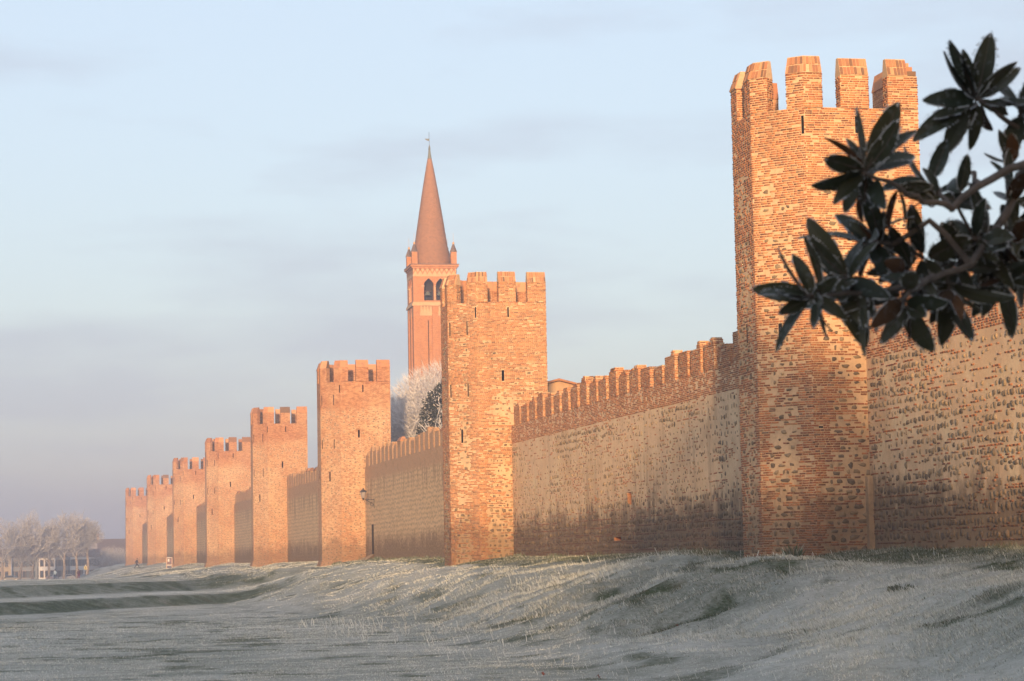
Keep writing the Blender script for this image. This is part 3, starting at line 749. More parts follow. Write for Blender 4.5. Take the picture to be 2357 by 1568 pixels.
# ------------------------------------------------------------------ curtain walls between the towers
PAR_Z, CREN_Z, THICK = 6.75, 7.85, .62
def curtain(y0, y1, detail, d0=None, d1=None, holes=(), seed=0):
    r_ = random.Random(100+seed)
    root = empty('curtain_wall', (WALL_X+.3, (y0+y1)/2, 0))
    mb = MB()
    F = panel(mb, (WALL_X, y0), (WALL_X, y1), -2.2, CREN_Z, [(a-y0, b-y0, c, d) for a, b, c, d in holes], .35, 0, 1)
    xb = WALL_X+THICK
    mb.poly([(xb, y0, -2.2), (xb, y1, -2.2), (xb, y1, CREN_Z), (xb, y0, CREN_Z)])
    mb.poly([(WALL_X, y0, CREN_Z), (WALL_X, y1, CREN_Z), (xb, y1, CREN_Z), (xb, y0, CREN_Z)])
    mb.poly([(WALL_X, y0, -2.2), (xb, y0, -2.2), (xb, y0, CREN_Z), (WALL_X, y0, CREN_Z)])
    mb.poly([(WALL_X, y1, -2.2), (xb, y1, -2.2), (xb, y1, CREN_Z), (WALL_X, y1, CREN_Z)])
    mb.build('body', [MAT['plaster'] if detail else MAT['wall_masonry'], MAT['campanile_brick'] if detail else MAT['recess']], root)
    pitch = 2.05; mer = []
    y = y0+.5+r_.uniform(0, .4)
    while y+1.25 < y1-.2:
        w = 1.50+r_.uniform(-.14, .12); h = r_.choice((.95, 1.05, 1.12, 1.2, 1.3))+r_.uniform(-.10, .05); kind = r_.choice(('cap', 'broken', 'broken', 'broken', 'flat'))
        if detail and r_.random() < .06: h *= .65
        mer.append((y, w, h, kind)); y += pitch+r_.uniform(-.07, .07)
    mas = Masonry() if detail else None
    mat = MAT['mortar'] if detail else MAT['wall_masonry']
    xi = WALL_X+.48
    for (ym, w, h, kind) in mer:
        mm = MB()
        def bx_(ya, yb, za, zb, inset=0.0):
            X0, X1 = WALL_X+inset, xi-inset
            for (p, q) in (((X0, ya), (X0, yb)), ((X0, yb), (X1, yb)), ((X1, yb), (X1, ya)), ((X1, ya), (X0, ya))):
                L = abs(p[0]-q[0])+abs(p[1]-q[1]); s0 = p[1]
                mm.poly([(*q, za), (*p, za), (*p, zb), (*q, zb)], [(s0+L, za), (s0, za), (s0, zb), (s0+L, zb)])
            mm.poly([(X0, ya, zb), (X0, yb, zb), (X1, yb, zb), (X1, ya, zb)], [(ya, zb)]*4)
        segs = [(ym, ym+w, CREN_Z-.01, CREN_Z+h)]
        if kind == 'broken':
            c0 = ym+r_.uniform(.0, .3); c1 = min(ym+w, c0+r_.uniform(.45, .9))
            segs += [(c0+.01, c1-.01, CREN_Z+h, CREN_Z+h+r_.uniform(.08, .25))]
            if r_.random() < .6: segs += [(c0+.12, c0+.42, segs[-1][3], segs[-1][3]+r_.uniform(.06, .14))]
            c3 = r_.uniform(c1, ym+w-.05) if c1 < ym+w-.35 else None
            if c3 and c3+.25 < ym+w: segs += [(c3, c3+.25, CREN_Z+h, CREN_Z+h+r_.uniform(.06, .1))]
        for k, s_ in enumerate(segs): bx_(*s_, inset=.0 if k == 0 else .012*k)
        mo = mm.build('merlon', mat, root)
        if kind == 'cap':
            cm = MB(); z0, z1 = CREN_Z+h, CREN_Z+h+.34
            b = [(WALL_X-.06, ym-.05), (WALL_X-.06, ym+w+.05), (xi+.05, ym+w+.05), (xi+.05, ym-.05)]; t = [(WALL_X+.16, ym+.12), (WALL_X+.16, ym+w-.12), (WALL_X+.34, ym+w-.12), (WALL_X+.34, ym+.12)]
            cm.prism([(*p, z0) for p in b], [(*p, z1) for p in t]); cm.build('cap', MAT['cap_brick'], mo, off=tuple(root.location))
        if detail and d0 < ym < d1:
            for (a, b, za, zb) in segs:
                mas.add(Face((WALL_X, a), (WALL_X, b)), za, zb, [], lambda U, Z: np.full(len(U), .93))
                mas.add(Face((xi, a), (WALL_X, a)), za, zb, [], lambda U, Z: np.full(len(U), .96), blen=.24)
    if detail:
        F = Face((WALL_X, d0), (WALL_X, d1)); L = F.L; st = []
        z = -.1
        while z < 2.5:                                      # weathered footing of bare stones
            u = .1
            while u < L-.3:
                w = r_.uniform(.14, .38)
                edge_ = 1.9+1.5*(float(fbm(u*.35, seed*3.3, 19, 3))-.5)
                if r_.random() < (.95 if z < edge_ else .45): st.append((u+w/2, z+.14+r_.gauss(0, .03)+.16*(float(fbm(u*.3, z, 23, 2))-.5), w, r_.uniform(.17, .34)))
                u += w+r_.uniform(.01, .05)
            z += .40
        z = 2.55; row = []
        while z < PAR_Z-.05:                                # stones in rows, half sunk in the render
            row.append(z); u = .1
            open_ = z > 6.0
            while u < L-.3:
                cov = float(fbm(u*.22+seed*9, z*.5, 7, 3)); big = .6+.9*float(fbm(u*.5+3, z*.9+seed, 37, 2)); bald = float(fbm(u*.16+50, z*.55+seed, 43, 2)) > .60; near_top = max(0, (z-5.2)/1.6); bare = cov+.18*near_top+(.13 if d1 < 80 else 0)
                if bare > .66: w = r_.uniform(.12, .34); h = r_.uniform(.17, .27); g = r_.uniform(.02, .08); p = .93
                else: w = r_.uniform(.045, .12)*(1.45 if d1 < 80 else 1); w *= big; h = r_.uniform(.08, .24)*big; g = r_.uniform(.06, .5)*(.75 if d1 < 80 else 1); p = .12 if bald else .78
                if r_.random() < p: st.append((u+w/2, z+r_.gauss(0, .035)+.22*(float(fbm(u*.13, z*.3+seed, 47, 2))-.5), w, h))
                u += w+g
            z += .355
        rowz = np.array(row)
        stripes = np.array([m_[0]-d0 for m_ in mer])
        def keep(U, Z):
            p = np.full(len(U), .02)
            zz = Z-.22*(fbm(U*.13, Z*.3+seed, 47, 2)-.5)
            ph = np.min(np.abs(zz[:, None]-(rowz[None, :]+.178)), 1)
            nz = fbm(U*.25+seed*9, Z*.5, 7, 3)
            mid = (Z > 2.3) & (Z < PAR_Z)
            p = np.where(mid & (ph < .045), (.5 if seed == 0 else .26)+.9*(nz-.5), p)
            p = np.where(mid & (nz > .68), np.maximum(p, .4), p)
            lowz = (Z+.1) % .40
            lz = (Z+.1-.16*(fbm(U*.3, Z, 23, 2)-.5)) % .40
            ed = 1.9+1.5*(fbm(U*.35, np.full(len(U), seed*3.3), 19, 3)-.5)
            p = np.where(Z <= 2.4, np.where(lz > .29, np.where(Z < ed, .35+.9*fbm(U*.8, Z*2, 29, 2), .3), .10), p)
            onst = (np.min(np.where(U[:, None] >= stripes[None, :]-.05, U[:, None]-stripes[None, :], 99), 1) < 1.25)
            edge = np.min(np.abs(np.concatenate([U[:, None]-stripes[None, :]-.15, U[:, None]-stripes[None, :]-1.1], 1)), 1) < .2
            p = np.where(Z >= PAR_Z, np.where(edge & onst, .97, np.where(onst, .72, .62)), p)
            p = np.where((Z >= PAR_Z) & (Z < PAR_Z+.3), .93, p)
            return p
        mas.add(F, -.2, CREN_Z, st, keep, [(a-d0, b-d0, c, d) for a, b, c, d in holes], sdep=(.012, .05))
        def view(F, u, z):
            p = F.o+F.a*u; ok = (z > 0) and (p[1] > 64.9+.02*z) and p[1] < 77.2 and (F.n[0] < -.5 or F.n[1] < -.5) and z < 7.4
            return (max(0, -(F.n[0]*p[0]+F.n[1]*p[1])/np.hypot(*p))/(p[0]**2+p[1]**2)) if ok or seed else 0
        mas.build(root, 'brick_wall', 'stone_wall', 300 if seed == 0 else 0, 300, view)
    return root
CL = ['bare brick and stone curtain wall right of the nearest tower, under the magnolia leaves',
      'long pale plastered curtain wall between the nearest tower and the second tower',
      'stained curtain wall with a lantern and narrow doorway, right of the third tower',
      'streaked plastered curtain wall between the third and fourth towers',
      'narrow hazy stretch of curtain wall right of the fifth tower',
      'dark stained sliver of curtain wall right of the sixth tower',
      'sliver of curtain wall right above the framed notice board',
      'farthest dark sliver of curtain wall between the two farthest towers']
w0 = curtain(20, TOWER_Y[0]+.3, True, 52, 77.2, seed=0); tag(w0, CL[0], 'wall', 'stretches of the town wall')
sm = MB(); sm.box((WALL_X-.09, TOWER_Y[0]-.14, 1.0), (.10, .13, 1.6)); sm.build('mortar_pier', MAT['mortar'], w0)
NICHE = [(109.35, 110.1, 2.45, 3.05), (111.5, 112.8, .74, .92)]
DOOR = [(190.9, 192.0, .5, 2.95)]
for i in range(7):
    a, b = TOWER_Y[i]+5.0, TOWER_Y[i+1]+.3
    w_ = curtain(a, b, i == 0, 86 if i == 0 else None, TOWER_Y[1] if i == 0 else None, NICHE if i == 0 else (DOOR if i == 1 else ()), seed=i+1)
    tag(w_, CL[i+1], 'wall', 'stretches of the town wall')
    if i == 1:
        d_ = MB(); d_.box((WALL_X+.27, 191.45, 1.7), (.03, .53, 1.18)); d_.build('door', MAT['door_wood'], w_)
        rp = MB()                                              # stone ramp up to the doorway
        rp.prism([(29.45, 190.6, -1.2), (29.45, 192.2, -1.2), (26.4, 186.4, -1.2), (26.9, 185.2, -1.2)], [(29.45, 190.6, .5), (29.45, 192.2, .5), (26.4, 186.4, -.68), (26.9, 185.2, -.70)])
        rp.build('ramp', MAT['concrete'], w_)

# wall lantern on its iron bracket
ln = empty('wall_lantern', (WALL_X, 190.3, 4.4)); tag(ln, 'black iron lantern on a scrolled bracket fixed to the stained wall', 'lantern')
b = MB(); b.tube([(WALL_X+.02, 190.3, 4.3), (WALL_X-.04, 190.3, 4.35), (WALL_X-.04, 190.3, 5.05)], .028, 6); b.tube([(WALL_X, 190.3, 4.95), (WALL_X-.98, 190.3, 4.95)], .03, 6)
b.tube([(WALL_X-.03, 190.3, 4.45)]+[(WALL_X-.06-.62*t, 190.3, 4.5+.42*t**.7) for t in np.linspace(.1, 1, 7)], .018, 5)
b.tube([(WALL_X-.22+.12*cos(a), 190.3, 4.58+.12*sin(a)) for a in np.linspace(0, 2*pi, 12)], .016, 5); b.build('bracket', MAT['dark_metal'], ln)
b = MB(); b.lathe((WALL_X-.92, 190.3, 4.97), [(.05, 0), (.09, .06), (.16, .12)], 6); b.build('holder', MAT['dark_metal'], ln)
b = MB(); b.lathe((WALL_X-.92, 190.3, 5.09), [(.15, 0), (.25, .48)], 6); b.build('glass', MAT['lantern_glass'], ln)
b = MB(); b.lathe((WALL_X-.92, 190.3, 5.57), [(.31, 0), (.31, .04), (.15, .18), (.08, .22), (.06, .30), (.02, .36)], 6); b.build('hood', MAT['dark_metal'], ln)

# ------------------------------------------------------------------ bell tower behind the wall
def campanile():
    cx, cy = 53.75, 296.0; s = 2.82; rz = radians(-2.0)
    root = empty('bell_tower', (cx, cy, 0)); tag(root, 'tall brick bell tower with conical spire rising behind the second tower', 'bell tower')
    ca, sa = cos(rz), sin(rz)
    def W(x, y, z): return (cx+x*ca-y*sa, cy+x*sa+y*ca, z)
    def sq(h): return [(-h, -h), (h, -h), (h, h), (-h, h)]
    def block(mb, h, z0, z1, m=0, rev=False):
        c = sq(h)
        for k in range(4):
            a, b = c[k], c[(k+1) % 4]
            mb.poly([W(*a, z0), W(*b, z0), W(*b, z1), W(*a, z1)], [(k*7-h, z0), (k*7+h, z0), (k*7+h, z1), (k*7-h, z1)], m)
        mb.poly([W(*p, z1) for p in c], m=m); mb.poly([W(*p, z0) for p in reversed(c)], m=m)
    mb = MB(); block(mb, s-.16, -1, 31.4); mb.build('shaft', MAT['campanile_brick'], root)
    for k in range(4):                                        # corner and middle pilaster strips on each side
        ang = k*pi/2
        def S(x, d, z): xx, yy = x, -d; return W(xx*cos(ang)-yy*sin(ang), xx*sin(ang)+yy*cos(ang), z)
        for (a, b) in ((-s, -s+.85), (-.38, .38), (s-.85, s)):
            if k in (1, 2) and a == -s: pass
            pb = MB(); d0, d1 = s-.17, s+(.02 if k % 2 == 0 else .0)
            if k % 2 == 1 and abs(a) > 1: a, b = (a+.2, b) if a < 0 else (a, b-.2)
            pb.poly([S(a, d1, -1), S(b, d1, -1), S(b, d1, 31.4), S(a, d1, 31.4)], [(a, -1), (b, -1), (b, 31.4), (a, 31.4)])
            pb.poly([S(a, d0, -1), S(a, d1, -1), S(a, d1, 31.4), S(a, d0, 31.4)]); pb.poly([S(b, d1, -1), S(b, d0, -1), S(b, d0, 31.4), S(b, d1, 31.4)])
            pb.build('pilaster', MAT['campanile_brick'], root)
        for (x0, x1, zb) in ((-s+.85, -.38, 30.2), (.38, s-.85, 30.2)):   # pale arcade under the string course
            fr = MB(); fr.poly([S(x0, s-.10, zb), S(x1, s-.10, zb), S(x1, s-.10, 32.0), S(x0, s-.10, 32.0)]); fr.build('frieze_band', MAT['trim_stone'], root)
            n = 4; w = (x1-x0)/n; ar = MB()
            for q in range(n):
                c0 = x0+(q+.5)*w
                pts = [(c0+w*.5*cos(t), 31.0+.75*sin(t)**.8) for t in np.linspace(pi, 0, 9)]
                for (p, r) in zip(pts, pts[1:]):
                    o1, o2 = (c0+(p[0]-c0)*.78, 31.0+(p[1]-31.0)*.8-.02), (c0+(r[0]-c0)*.78, 31.0+(r[1]-31.0)*.8-.02)
                    ar.poly([S(*(p[0], s-.04), p[1]), S(r[0], s-.04, r[1]), S(o2[0], s-.04, o2[1]), S(o1[0], s-.04, o1[1])])
                ar.poly([S(c0-w*.5, s-.05, 31.0), S(c0-w*.36, s-.05, 31.0), S(c0-w*.43, s-.05, 30.6)])
            ar.build('arcade', MAT['spire_brick'], root)
        if k == 0:
            for x, z0, z1 in ((1.05, 26.3, 28.4), (1.2, 19.2, 20.9)):
                wb = MB(); wb.box(W(x, -s+.10, (z0+z1)/2), (.17, .08, (z1-z0)/2), rz); wb.build('slit_window', MAT['recess'], root)
            pb = MB(); pb.tube([S(-.9, s-.05, 20), S(-.9, s-.05, 29.6)], .05, 5); pb.build('stain_pipe', MAT['recess'], root)
    # belfry with paired pointed openings
    z0, z1 = 32.0, 39.2; bz = MB(); H = s-.02
    sc = MB(); block(sc, s+.16, 31.4, 31.75); block(sc, s+.06, 31.75, 32.0); sc.build('string_course', MAT['trim_stone'], root)
    sill, spring, apex = 32.35, 35.6, 37.2
    for k in range(4):
        ang = k*pi/2
        def S(x, d, z): xx, yy = x, -d; return W(xx*cos(ang)-yy*sin(ang), xx*sin(ang)+yy*cos(ang), z)
        hw = .62
        def arch(c):
            t = np.linspace(0, 1, 7); L_ = [(c-hw*(1-q**1.7)*(1.06 if .1 < q < .5 else 1), spring+(apex-spring)*q**.8) for q in t]; R_ = [(2*c-x, z) for x, z in reversed(L_[:-1])]
            return [(c-hw, sill)]+L_+R_+[(c+hw, sill)]
        cs = (-.78, .78)
        # wall strips round the openings
        def strip(x0, x1, za, zb): bz.poly([S(x0, H, za), S(x1, H, za), S(x1, H, zb), S(x0, H, zb)], [(x0, za), (x1, za), (x1, zb), (x0, zb)])
        strip(-H, cs[0]-hw, z0, z1); strip(cs[1]+hw, H, z0, z1); strip(cs[0]+hw, cs[1]-hw, z0, z1)
        for c in cs:
            strip(c-hw, c+hw, z0, sill); A = arch(c)
            top = A[1:-1]
            for (p, q) in zip(top, top[1:]):
                x0_, x1_ = max(c-hw, p[0]), min(c+hw, q[0])
                bz.poly([S(p[0], H, p[1]), S(q[0], H, q[1]), S(q[0], H, z1), S(p[0], H, z1)], [(p[0], p[1]), (q[0], q[1]), (q[0], z1), (p[0], z1)])
            for (p, q) in zip(A, A[1:]):
                bz.poly([S(p[0], H, p[1]), S(q[0], H, q[1]), S(q[0], H-.55, q[1]), S(p[0], H-.55, p[1])])
            tr = MB()
            for (p, q) in zip(A[1:-1], A[2:-1]):
                d = 1.24
                po = (c+(p[0]-c)*d, spring+(p[1]-spring)*1.2); qo = (c+(q[0]-c)*d, spring+(q[1]-spring)*1.2)
                tr.poly([S(p[0], H+.09, p[1]), S(q[0], H+.09, q[1]), S(qo[0], H+.09, qo[1]), S(po[0], H+.09, po[1])]); tr.poly([S(po[0], H+.09, po[1]), S(qo[0], H+.09, qo[1]), S(qo[0], H-.01, qo[1]), S(po[0], H-.01, po[1])])
            tr.build('arch_trim', MAT['campanile_brick'], root)
        col = MB(); p = S(0, H+.02, sill)
        col.lathe((p[0], p[1], sill), [(.17, 0), (.17, .12), (.10, .2), (.10, spring-sill-.25), (.2, spring-sill)], 8); col.build('column', MAT['trim_stone'], root)
        for sx in (-1, 1):
            im = MB(); q = S(sx*(.78+hw+.14), H+.02, spring-.08); im.box(q, (.2, .08, .12), rz+ang); im.build('impost', MAT['trim_stone'], root)
        fz = MB(); fz.poly([S(-H, H+.03, 38.0), S(H, H+.03, 38.0), S(H, H+.03, 39.2), S(-H, H+.03, 39.2)]); fz.build('frieze_band', MAT['trim_stone'], root)
        n = 9; w = 2*H/n; ar = MB()
        for q in range(n):
            c0 = -H+(q+.5)*w; zt = 39.25
            for sgn in (-1, 1):
                ar.poly([S(c0, H+.08, zt), S(c0, H+.08, zt-.35), S(c0+sgn*w*.5, H+.08, zt-1.0), S(c0+sgn*w*.5, H+.08, zt-.65)])
            ar.poly([S(c0-w*.5, H+.08, zt), S(c0+w*.5, H+.08, zt), S(c0, H+.08, zt-.42)])
        ar.build('interlaced_arcade', MAT['campanile_brick'], root)
    bz.poly([W(*p, z0) for p in sq(H)], m=0)
    bz.build('belfry', MAT['campanile_brick'], root)
    inn = MB(); block(inn, H-.56, z0+.05, z1-.05); 
    core = MB(); block(core, .9, z0, z1-.1); core.build('belfry_core', MAT['recess'], root)
    for x in (-.78, .78):
        bl = MB(); q = W(x, -1.75, 33.6); bl.lathe(q, [(.50, 0), (.44, .12), (.34, .35), (.28, .62), (.2, .8), (.05, .9)], 12); bl.build('bell', MAT['bronze'], root, smooth=True)
        be = MB(); be.box((q[0], q[1], q[2]+.98), (.5, .07, .07), rz); be.build('bell_beam', MAT['door_wood'], root)
    co = MB(); block(co, s+.14, 39.2, 39.42); block(co, s+.30, 39.42, 39.72); co.build('cornice', MAT['campanile_brick'], root)
    ri = MB(); block(ri, s+.34, 39.72, 39.84); ri.build('cornice_edge', MAT['roof_tile'], root)
    # conical brick spire and corner turrets
    zb, zt = 39.84, 55.2; n = 32; R0 = 2.5
    prof = [(R0, zb), (R0*.985, zb+.5)]+[(R0*(1-(z-zb)/(zt-zb))**.88+.05, z) for z in np.linspace(zb+1.2, zt-1.0, 14)]
    sp = MB()
    for (ra, za), (rb, zb_) in zip(prof, prof[1:]):
        for k in range(n):
            a0, a1 = 2*pi*k/n, 2*pi*(k+1)/n
            sp.poly([W(ra*cos(a0), ra*sin(a0), za), W(ra*cos(a1), ra*sin(a1), za), W(rb*cos(a1), rb*sin(a1), zb_), W(rb*cos(a0), rb*sin(a0), zb_)], [(a0*R0, za), (a1*R0, za), (a1*R0, zb_), (a0*R0, zb_)])
    spo = sp.build('spire', MAT['spire_brick'], root, smooth=True, weld=True)
    tp = MB(); tp.lathe((cx, cy, zt-1.05), [(.24, 0), (.27, .1), (.16, .9), (.12, 1.3), (.16, 1.36), (.05, 2.0)], 10); tp.build('finial', MAT['bronze'], spo, off=tuple(root.location))
    va = MB(); va.tube([(cx, cy, zt+.8), (cx-.03, cy, zt+3.0)], .025, 5); va.build('vane_rod', MAT['dark_metal'], spo, off=tuple(root.location))
    fl = MB(); zf = zt+1.75
    fo = [(cx-.02, cy, zf-.12), (cx-.02, cy, zf+.22), (cx-.62, cy-.05, zf+.18), (cx-.34, cy-.02, zf-.06)]
    fl.prism([(x, y-.02, z) for x, y, z in fo], [(x, y+.02, z) for x, y, z in fo]); fl.build('vane_flag', MAT['bronze'], spo, off=tuple(root.location))
    for sx in (-1, 1):
        for sy in (-1, 1):
            q = W(sx*(s-.28), sy*(s-.28), 39.84); t = MB(); t.box((q[0], q[1], q[2]+.8), (.36, .36, .8), rz)
            tu = t.build('turret', MAT['campanile_brick'], root)
            t = MB(); t.lathe((q[0], q[1], q[2]+1.6), [(.50, 0), (.46, .1), (.12, 1.05)], 4); t.build('turret_roof', MAT['roof_tile'], tu, off=tuple(root.location))
            t = MB(); t.lathe((q[0], q[1], q[2]+2.6), [(.10, 0), (.16, .12), (.1, .3), (.02, .4)], 8); t.tube([(q[0], q[1], q[2]+2.95), (q[0], q[1], q[2]+4.1)], .018, 4); t.build('turret_finial', MAT['trim_stone'], tu, off=tuple(root.location))
    zo = [-2, 30.2, 31.4, 32.0, 32.35, 37.2, 38.0, 39.2, 39.84, 55.2, 58.4]; zn = [-2, 31.1, 32.35, 32.85, 33.05, 35.9, 36.15, 37.2, 37.75, 52.9, 55.6]
    def fit(o):
        for c in o.children:
            n_ = len(c.data.vertices); co = np.empty(n_*3, np.float32); c.data.vertices.foreach_get('co', co); co = co.reshape(-1, 3)
            co[:, 2] = np.interp(co[:, 2], zo, zn); c.data.vertices.foreach_set('co', co.ravel()); c.data.update(); fit(c)
    fit(root)
campanile()

def gz(x, y): return float(ground_z(np.array([x]), np.array([y]))[0])
def at(x, y, depth):
    """a point seen at (x, y) of a 2357 px wide picture, at its own distance along the view axis"""
    d = fw+rr*((x-1178.5)/5376)-uu*((y-784)/5376); return Vector(d)*depth

# ------------------------------------------------------------------ houses
def window(parent, x0, x1, z0, z1, y, shut=True):
    f = MB(); w = .07
    for (a, b, c, d) in ((x0-w, x1+w, z1, z1+w), (x0-w, x1+w, z0-w, z0), (x0-w, x0, z0, z1), (x1, x1+w, z0, z1)):
        f.box(((a+b)/2, y-.03, (c+d)/2), ((b-a)/2, .05, (d-c)/2))
    fo = f.build('window', MAT['trim_stone'], parent)
    g = MB(); g.box(((x0+x1)/2, y-.004, (z0+z1)/2), ((x1-x0)/2, .012, (z1-z0)/2)); g.build('pane', MAT['window_glass'], fo, off=tuple(parent.location))
    if shut:
        for s in (-1, 1):
            h = MB(); cx = (x0 if s < 0 else x1)+s*.26; h.box((cx, y-.07, (z0+z1)/2), (.2, .02, (z1-z0)/2)); h.build('shutter', MAT['shutter'], fo, off=tuple(parent.location))
def house(label, x0, x1, y, depth, zb, eave, ridge, wall, roof, wins, group=None, door=None, chim=None, shut=True):
    root = empty('house', ((x0+x1)/2, y, zb)); tag(root, label, 'house', group)
    m = MB(); m.box(((x0+x1)/2, y+depth/2, (zb-.6+eave)/2), ((x1-x0)/2, depth/2, (eave-zb+.6)/2)); m.build('wall', MAT[wall], root)
    g = MB()
    for x in (x0+.03, x1-.03): g.poly([(x, y+.05, eave), (x, y+depth-.05, eave), (x, y+depth/2, ridge-.1)])
    g.build('gable', MAT[wall], root)
    r = MB(); o = .45; t = .16
    for s in (0, 1):
        ya, yb = (y-o, y+depth/2) if s == 0 else (y+depth+o, y+depth/2); ze = eave-.12
        lo = [(x0-.2, ya, ze), (x1+.2, ya, ze), (x1+.2, yb, ridge), (x0-.2, yb, ridge)]
        r.prism(lo, [(a, b, c+t) for a, b, c in lo])
    ro = r.build('roof', MAT[roof], root)
    for (cx, cy, h) in (chim or ()):
        c = MB(); c.box((cx, cy, ridge+h/2-.3), (.35, .35, h/2+.3)); c.box((cx, cy, ridge+h+.06), (.45, .45, .06)); c.build('chimney', MAT['campanile_brick'], ro, off=tuple(root.location))
    for (a, b, c, d) in wins: window(root, a, b, zb+c, zb+d, y, shut)
    if door:
        d = MB(); d.box((door, y-.02, zb+1.05), (.5, .05, 1.1)); d.build('door', MAT['shutter'], root)
    return root
HG = 'houses along the far street'
def rows(xs_, lo=True): return [(x-.42, x+.42, 3.5, 5.1) for x in xs_]+([(x-.42, x+.42, .7, 2.4) for x in xs_] if lo else [])
ZS = -3.45
house('cream house at the left edge behind the frosted trees', -3.0, 1.1, 611, 8, ZS, ZS+6.3, ZS+8.0, 'cream_plaster', 'roof_tile', rows((-1.6, -.1)), HG, shut=False)
house('long low grey house behind the parked dark car', 1.3, 7.6, 613, 9, ZS, ZS+5.9, ZS+8.8, 'grey_plaster', 'roof_tile', rows((2.4, 4.3, 6.2)), HG, chim=[(3.5, 617, .9)])
house('narrow white house in the middle of the row, dark shutters', 7.8, 12.1, 612, 9, ZS, ZS+5.8, ZS+7.9, 'white_plaster', 'roof_tile', rows((8.7, 10.0, 11.3)), HG, shut=False)
house('recessed blue grey house between the two white houses', 12.2, 15.8, 613.5, 9, ZS, ZS+5.9, ZS+7.9, 'grey_plaster', 'roof_tile', rows((13.2, 14.8)), HG, door=14.0)
house('white house at the right end of the row, many upright windows', 15.9, 23.4, 612, 9, ZS, ZS+5.9, ZS+7.6, 'white_plaster', 'roof_tile', [w for w in rows((16.8, 18.3, 20.0, 21.6, 22.8)) if not (abs(w[0]+.42-20) < .1 and w[2] < 1)], HG, door=20.0)
house('large house with a broad dark roof, behind the row of houses', 22.5, 38, 690, 14, ZS, ZS+7.0, ZS+11.0, 'cream_plaster', 'roof_tile', [(24.5, 25.4, 4, 5.6)], HG, chim=[(26, 697, 1.6), (23.8, 699, 1.2)])
house('house with a pale frosted roof behind the white row', 15, 24, 650, 10, ZS, ZS+6.3, ZS+9.6, 'cream_plaster', 'roof_frost', [], HG, chim=[(19, 655, 1.0)])
house('yellowish house showing between bare crowns over the low roofs', 2, 11, 655, 10, ZS, ZS+7.6, ZS+11.2, 'cream_plaster', 'roof_frost', [(3.4, 4.2, 5.6, 7.0), (6, 6.8, 5.6, 7.0)], HG)
hb = empty('house', (38.5, 160, 0)); tag(hb, 'small cream gable with a sloping tiled roof peeping over the wall beside the second tower', 'house')
m = MB(); m.prism([(33.0, 160, 0), (42.6, 160, 0), (42.6, 160, 11.2), (38.0, 160, 12.35), (33.0, 160, 11.1)], [(33.0, 168, 0), (42.6, 168, 0), (42.6, 168, 11.2), (38.0, 168, 12.35), (33.0, 168, 11.1)]); m.build('wall', MAT['trim_stone'], hb)
m = MB()
for lo in ([(38.0, 159.6, 12.37), (43.0, 159.6, 11.12), (43.0, 168.4, 11.12), (38.0, 168.4, 12.37)], [(32.6, 159.6, 11.02), (38.0, 159.6, 12.37), (38.0, 168.4, 12.37), (32.6, 168.4, 11.02)]):
    m.prism(lo, [(p_, q_, r_+.14) for p_, q_, r_ in lo])
m.build('roof', MAT['campanile_brick'], hb)
rd = MB(); rd.poly([(-200, 570, ZS+.06), (25, 570, ZS+.06), (25, 609, ZS+.06), (-200, 609, ZS+.06)]); tag(rd.build('road', MAT['asphalt']), kind='structure')

# ------------------------------------------------------------------ cars, people, signs on the far street
def car(label, x, y, z, rz, paint, L=4.2, W=1.72, group='cars parked on the far street'):
    root = empty('parked_car', (x, y, z), rz); tag(root, label, 'car', group)
    def part(name, mb, mat, par=None, smooth=False):
        o = obj(name, mb.mesh(name, MAT[mat], smooth=smooth), par or root); return o
    prof = [(-L/2, .35), (-L/2+.02, .72), (-L/2+.25, .86), (-L/2+1.0, .92), (L/2-.55, .95), (L/2-.08, .82), (L/2, .55), (L/2-.05, .32), (L/2-.5, .22), (-L/2+.5, .22)]
    b = MB(); l = [(px, -W/2, pz) for px, pz in prof]; r = [(px, W/2, pz) for px, pz in prof]
    b.prism(l, r); part('body', b, paint)
    cab = [(-L/2+.95, .9), (-L/2+1.6, 1.38), (L/2-1.25, 1.43), (L/2-.45, .93)]
    c = MB(); c.prism([(px, -W/2+.10+.14*(pz > 1), pz) for px, pz in cab], [(px, W/2-.10-.14*(pz > 1), pz) for px, pz in cab]); part('cabin', c, paint)
    for s in (-1, 1):
        g = MB(); q = [(-L/2+1.2, .96), (-L/2+1.68, 1.30), (L/2-1.3, 1.34), (L/2-.72, .97)]
        g.poly([(px, s*(W/2-.085-.13*(pz > 1)), pz) for px, pz in q]); part('side_window', g, 'window_glass')
        for px in (-L/2+.8, L/2-.8):
            w = MB(); n = 14; ring = [(px+.31*cos(2*pi*k/n), .31+.31*sin(2*pi*k/n)) for k in range(n)]
            w.prism([(a, s*(W/2-.17), h) for a, h in ring], [(a, s*(W/2+.02), h) for a, h in ring]); wo = part('wheel', w, 'tyre')
            h_ = MB(); ring = [(px+.19*cos(2*pi*k/n), .31+.19*sin(2*pi*k/n)) for k in range(n)]
            h_.poly([(a, s*(W/2+.03), h) for a, h in ring]); part('rim', h_, 'chrome', wo)
        t = MB(); t.box((L/2-.02, s*(W/2-.25), .72), (.04, .16, .09)); part('tail_lamp', t, 'lamp_red')
        t = MB(); t.box((-L/2+.02, s*(W/2-.3), .66), (.05, .18, .08)); part('headlight', t, 'lamp_white')
    for (a, b_) in (((-L/2+1.02, .95), (-L/2+1.58, 1.34)), ((L/2-1.22, 1.38), (L/2-.5, .97))):
        sg = -1 if a[0] < 0 else 1
        g = MB(); g.poly([(a[0]+sg*.02, -W/2+.28, a[1]+.02), (b_[0]+sg*.02, -W/2+.32, b_[1]+.02), (b_[0]+sg*.02, W/2-.32, b_[1]+.02), (a[0]+sg*.02, W/2-.28, a[1]+.02)]); part('windscreen', g, 'window_glass')
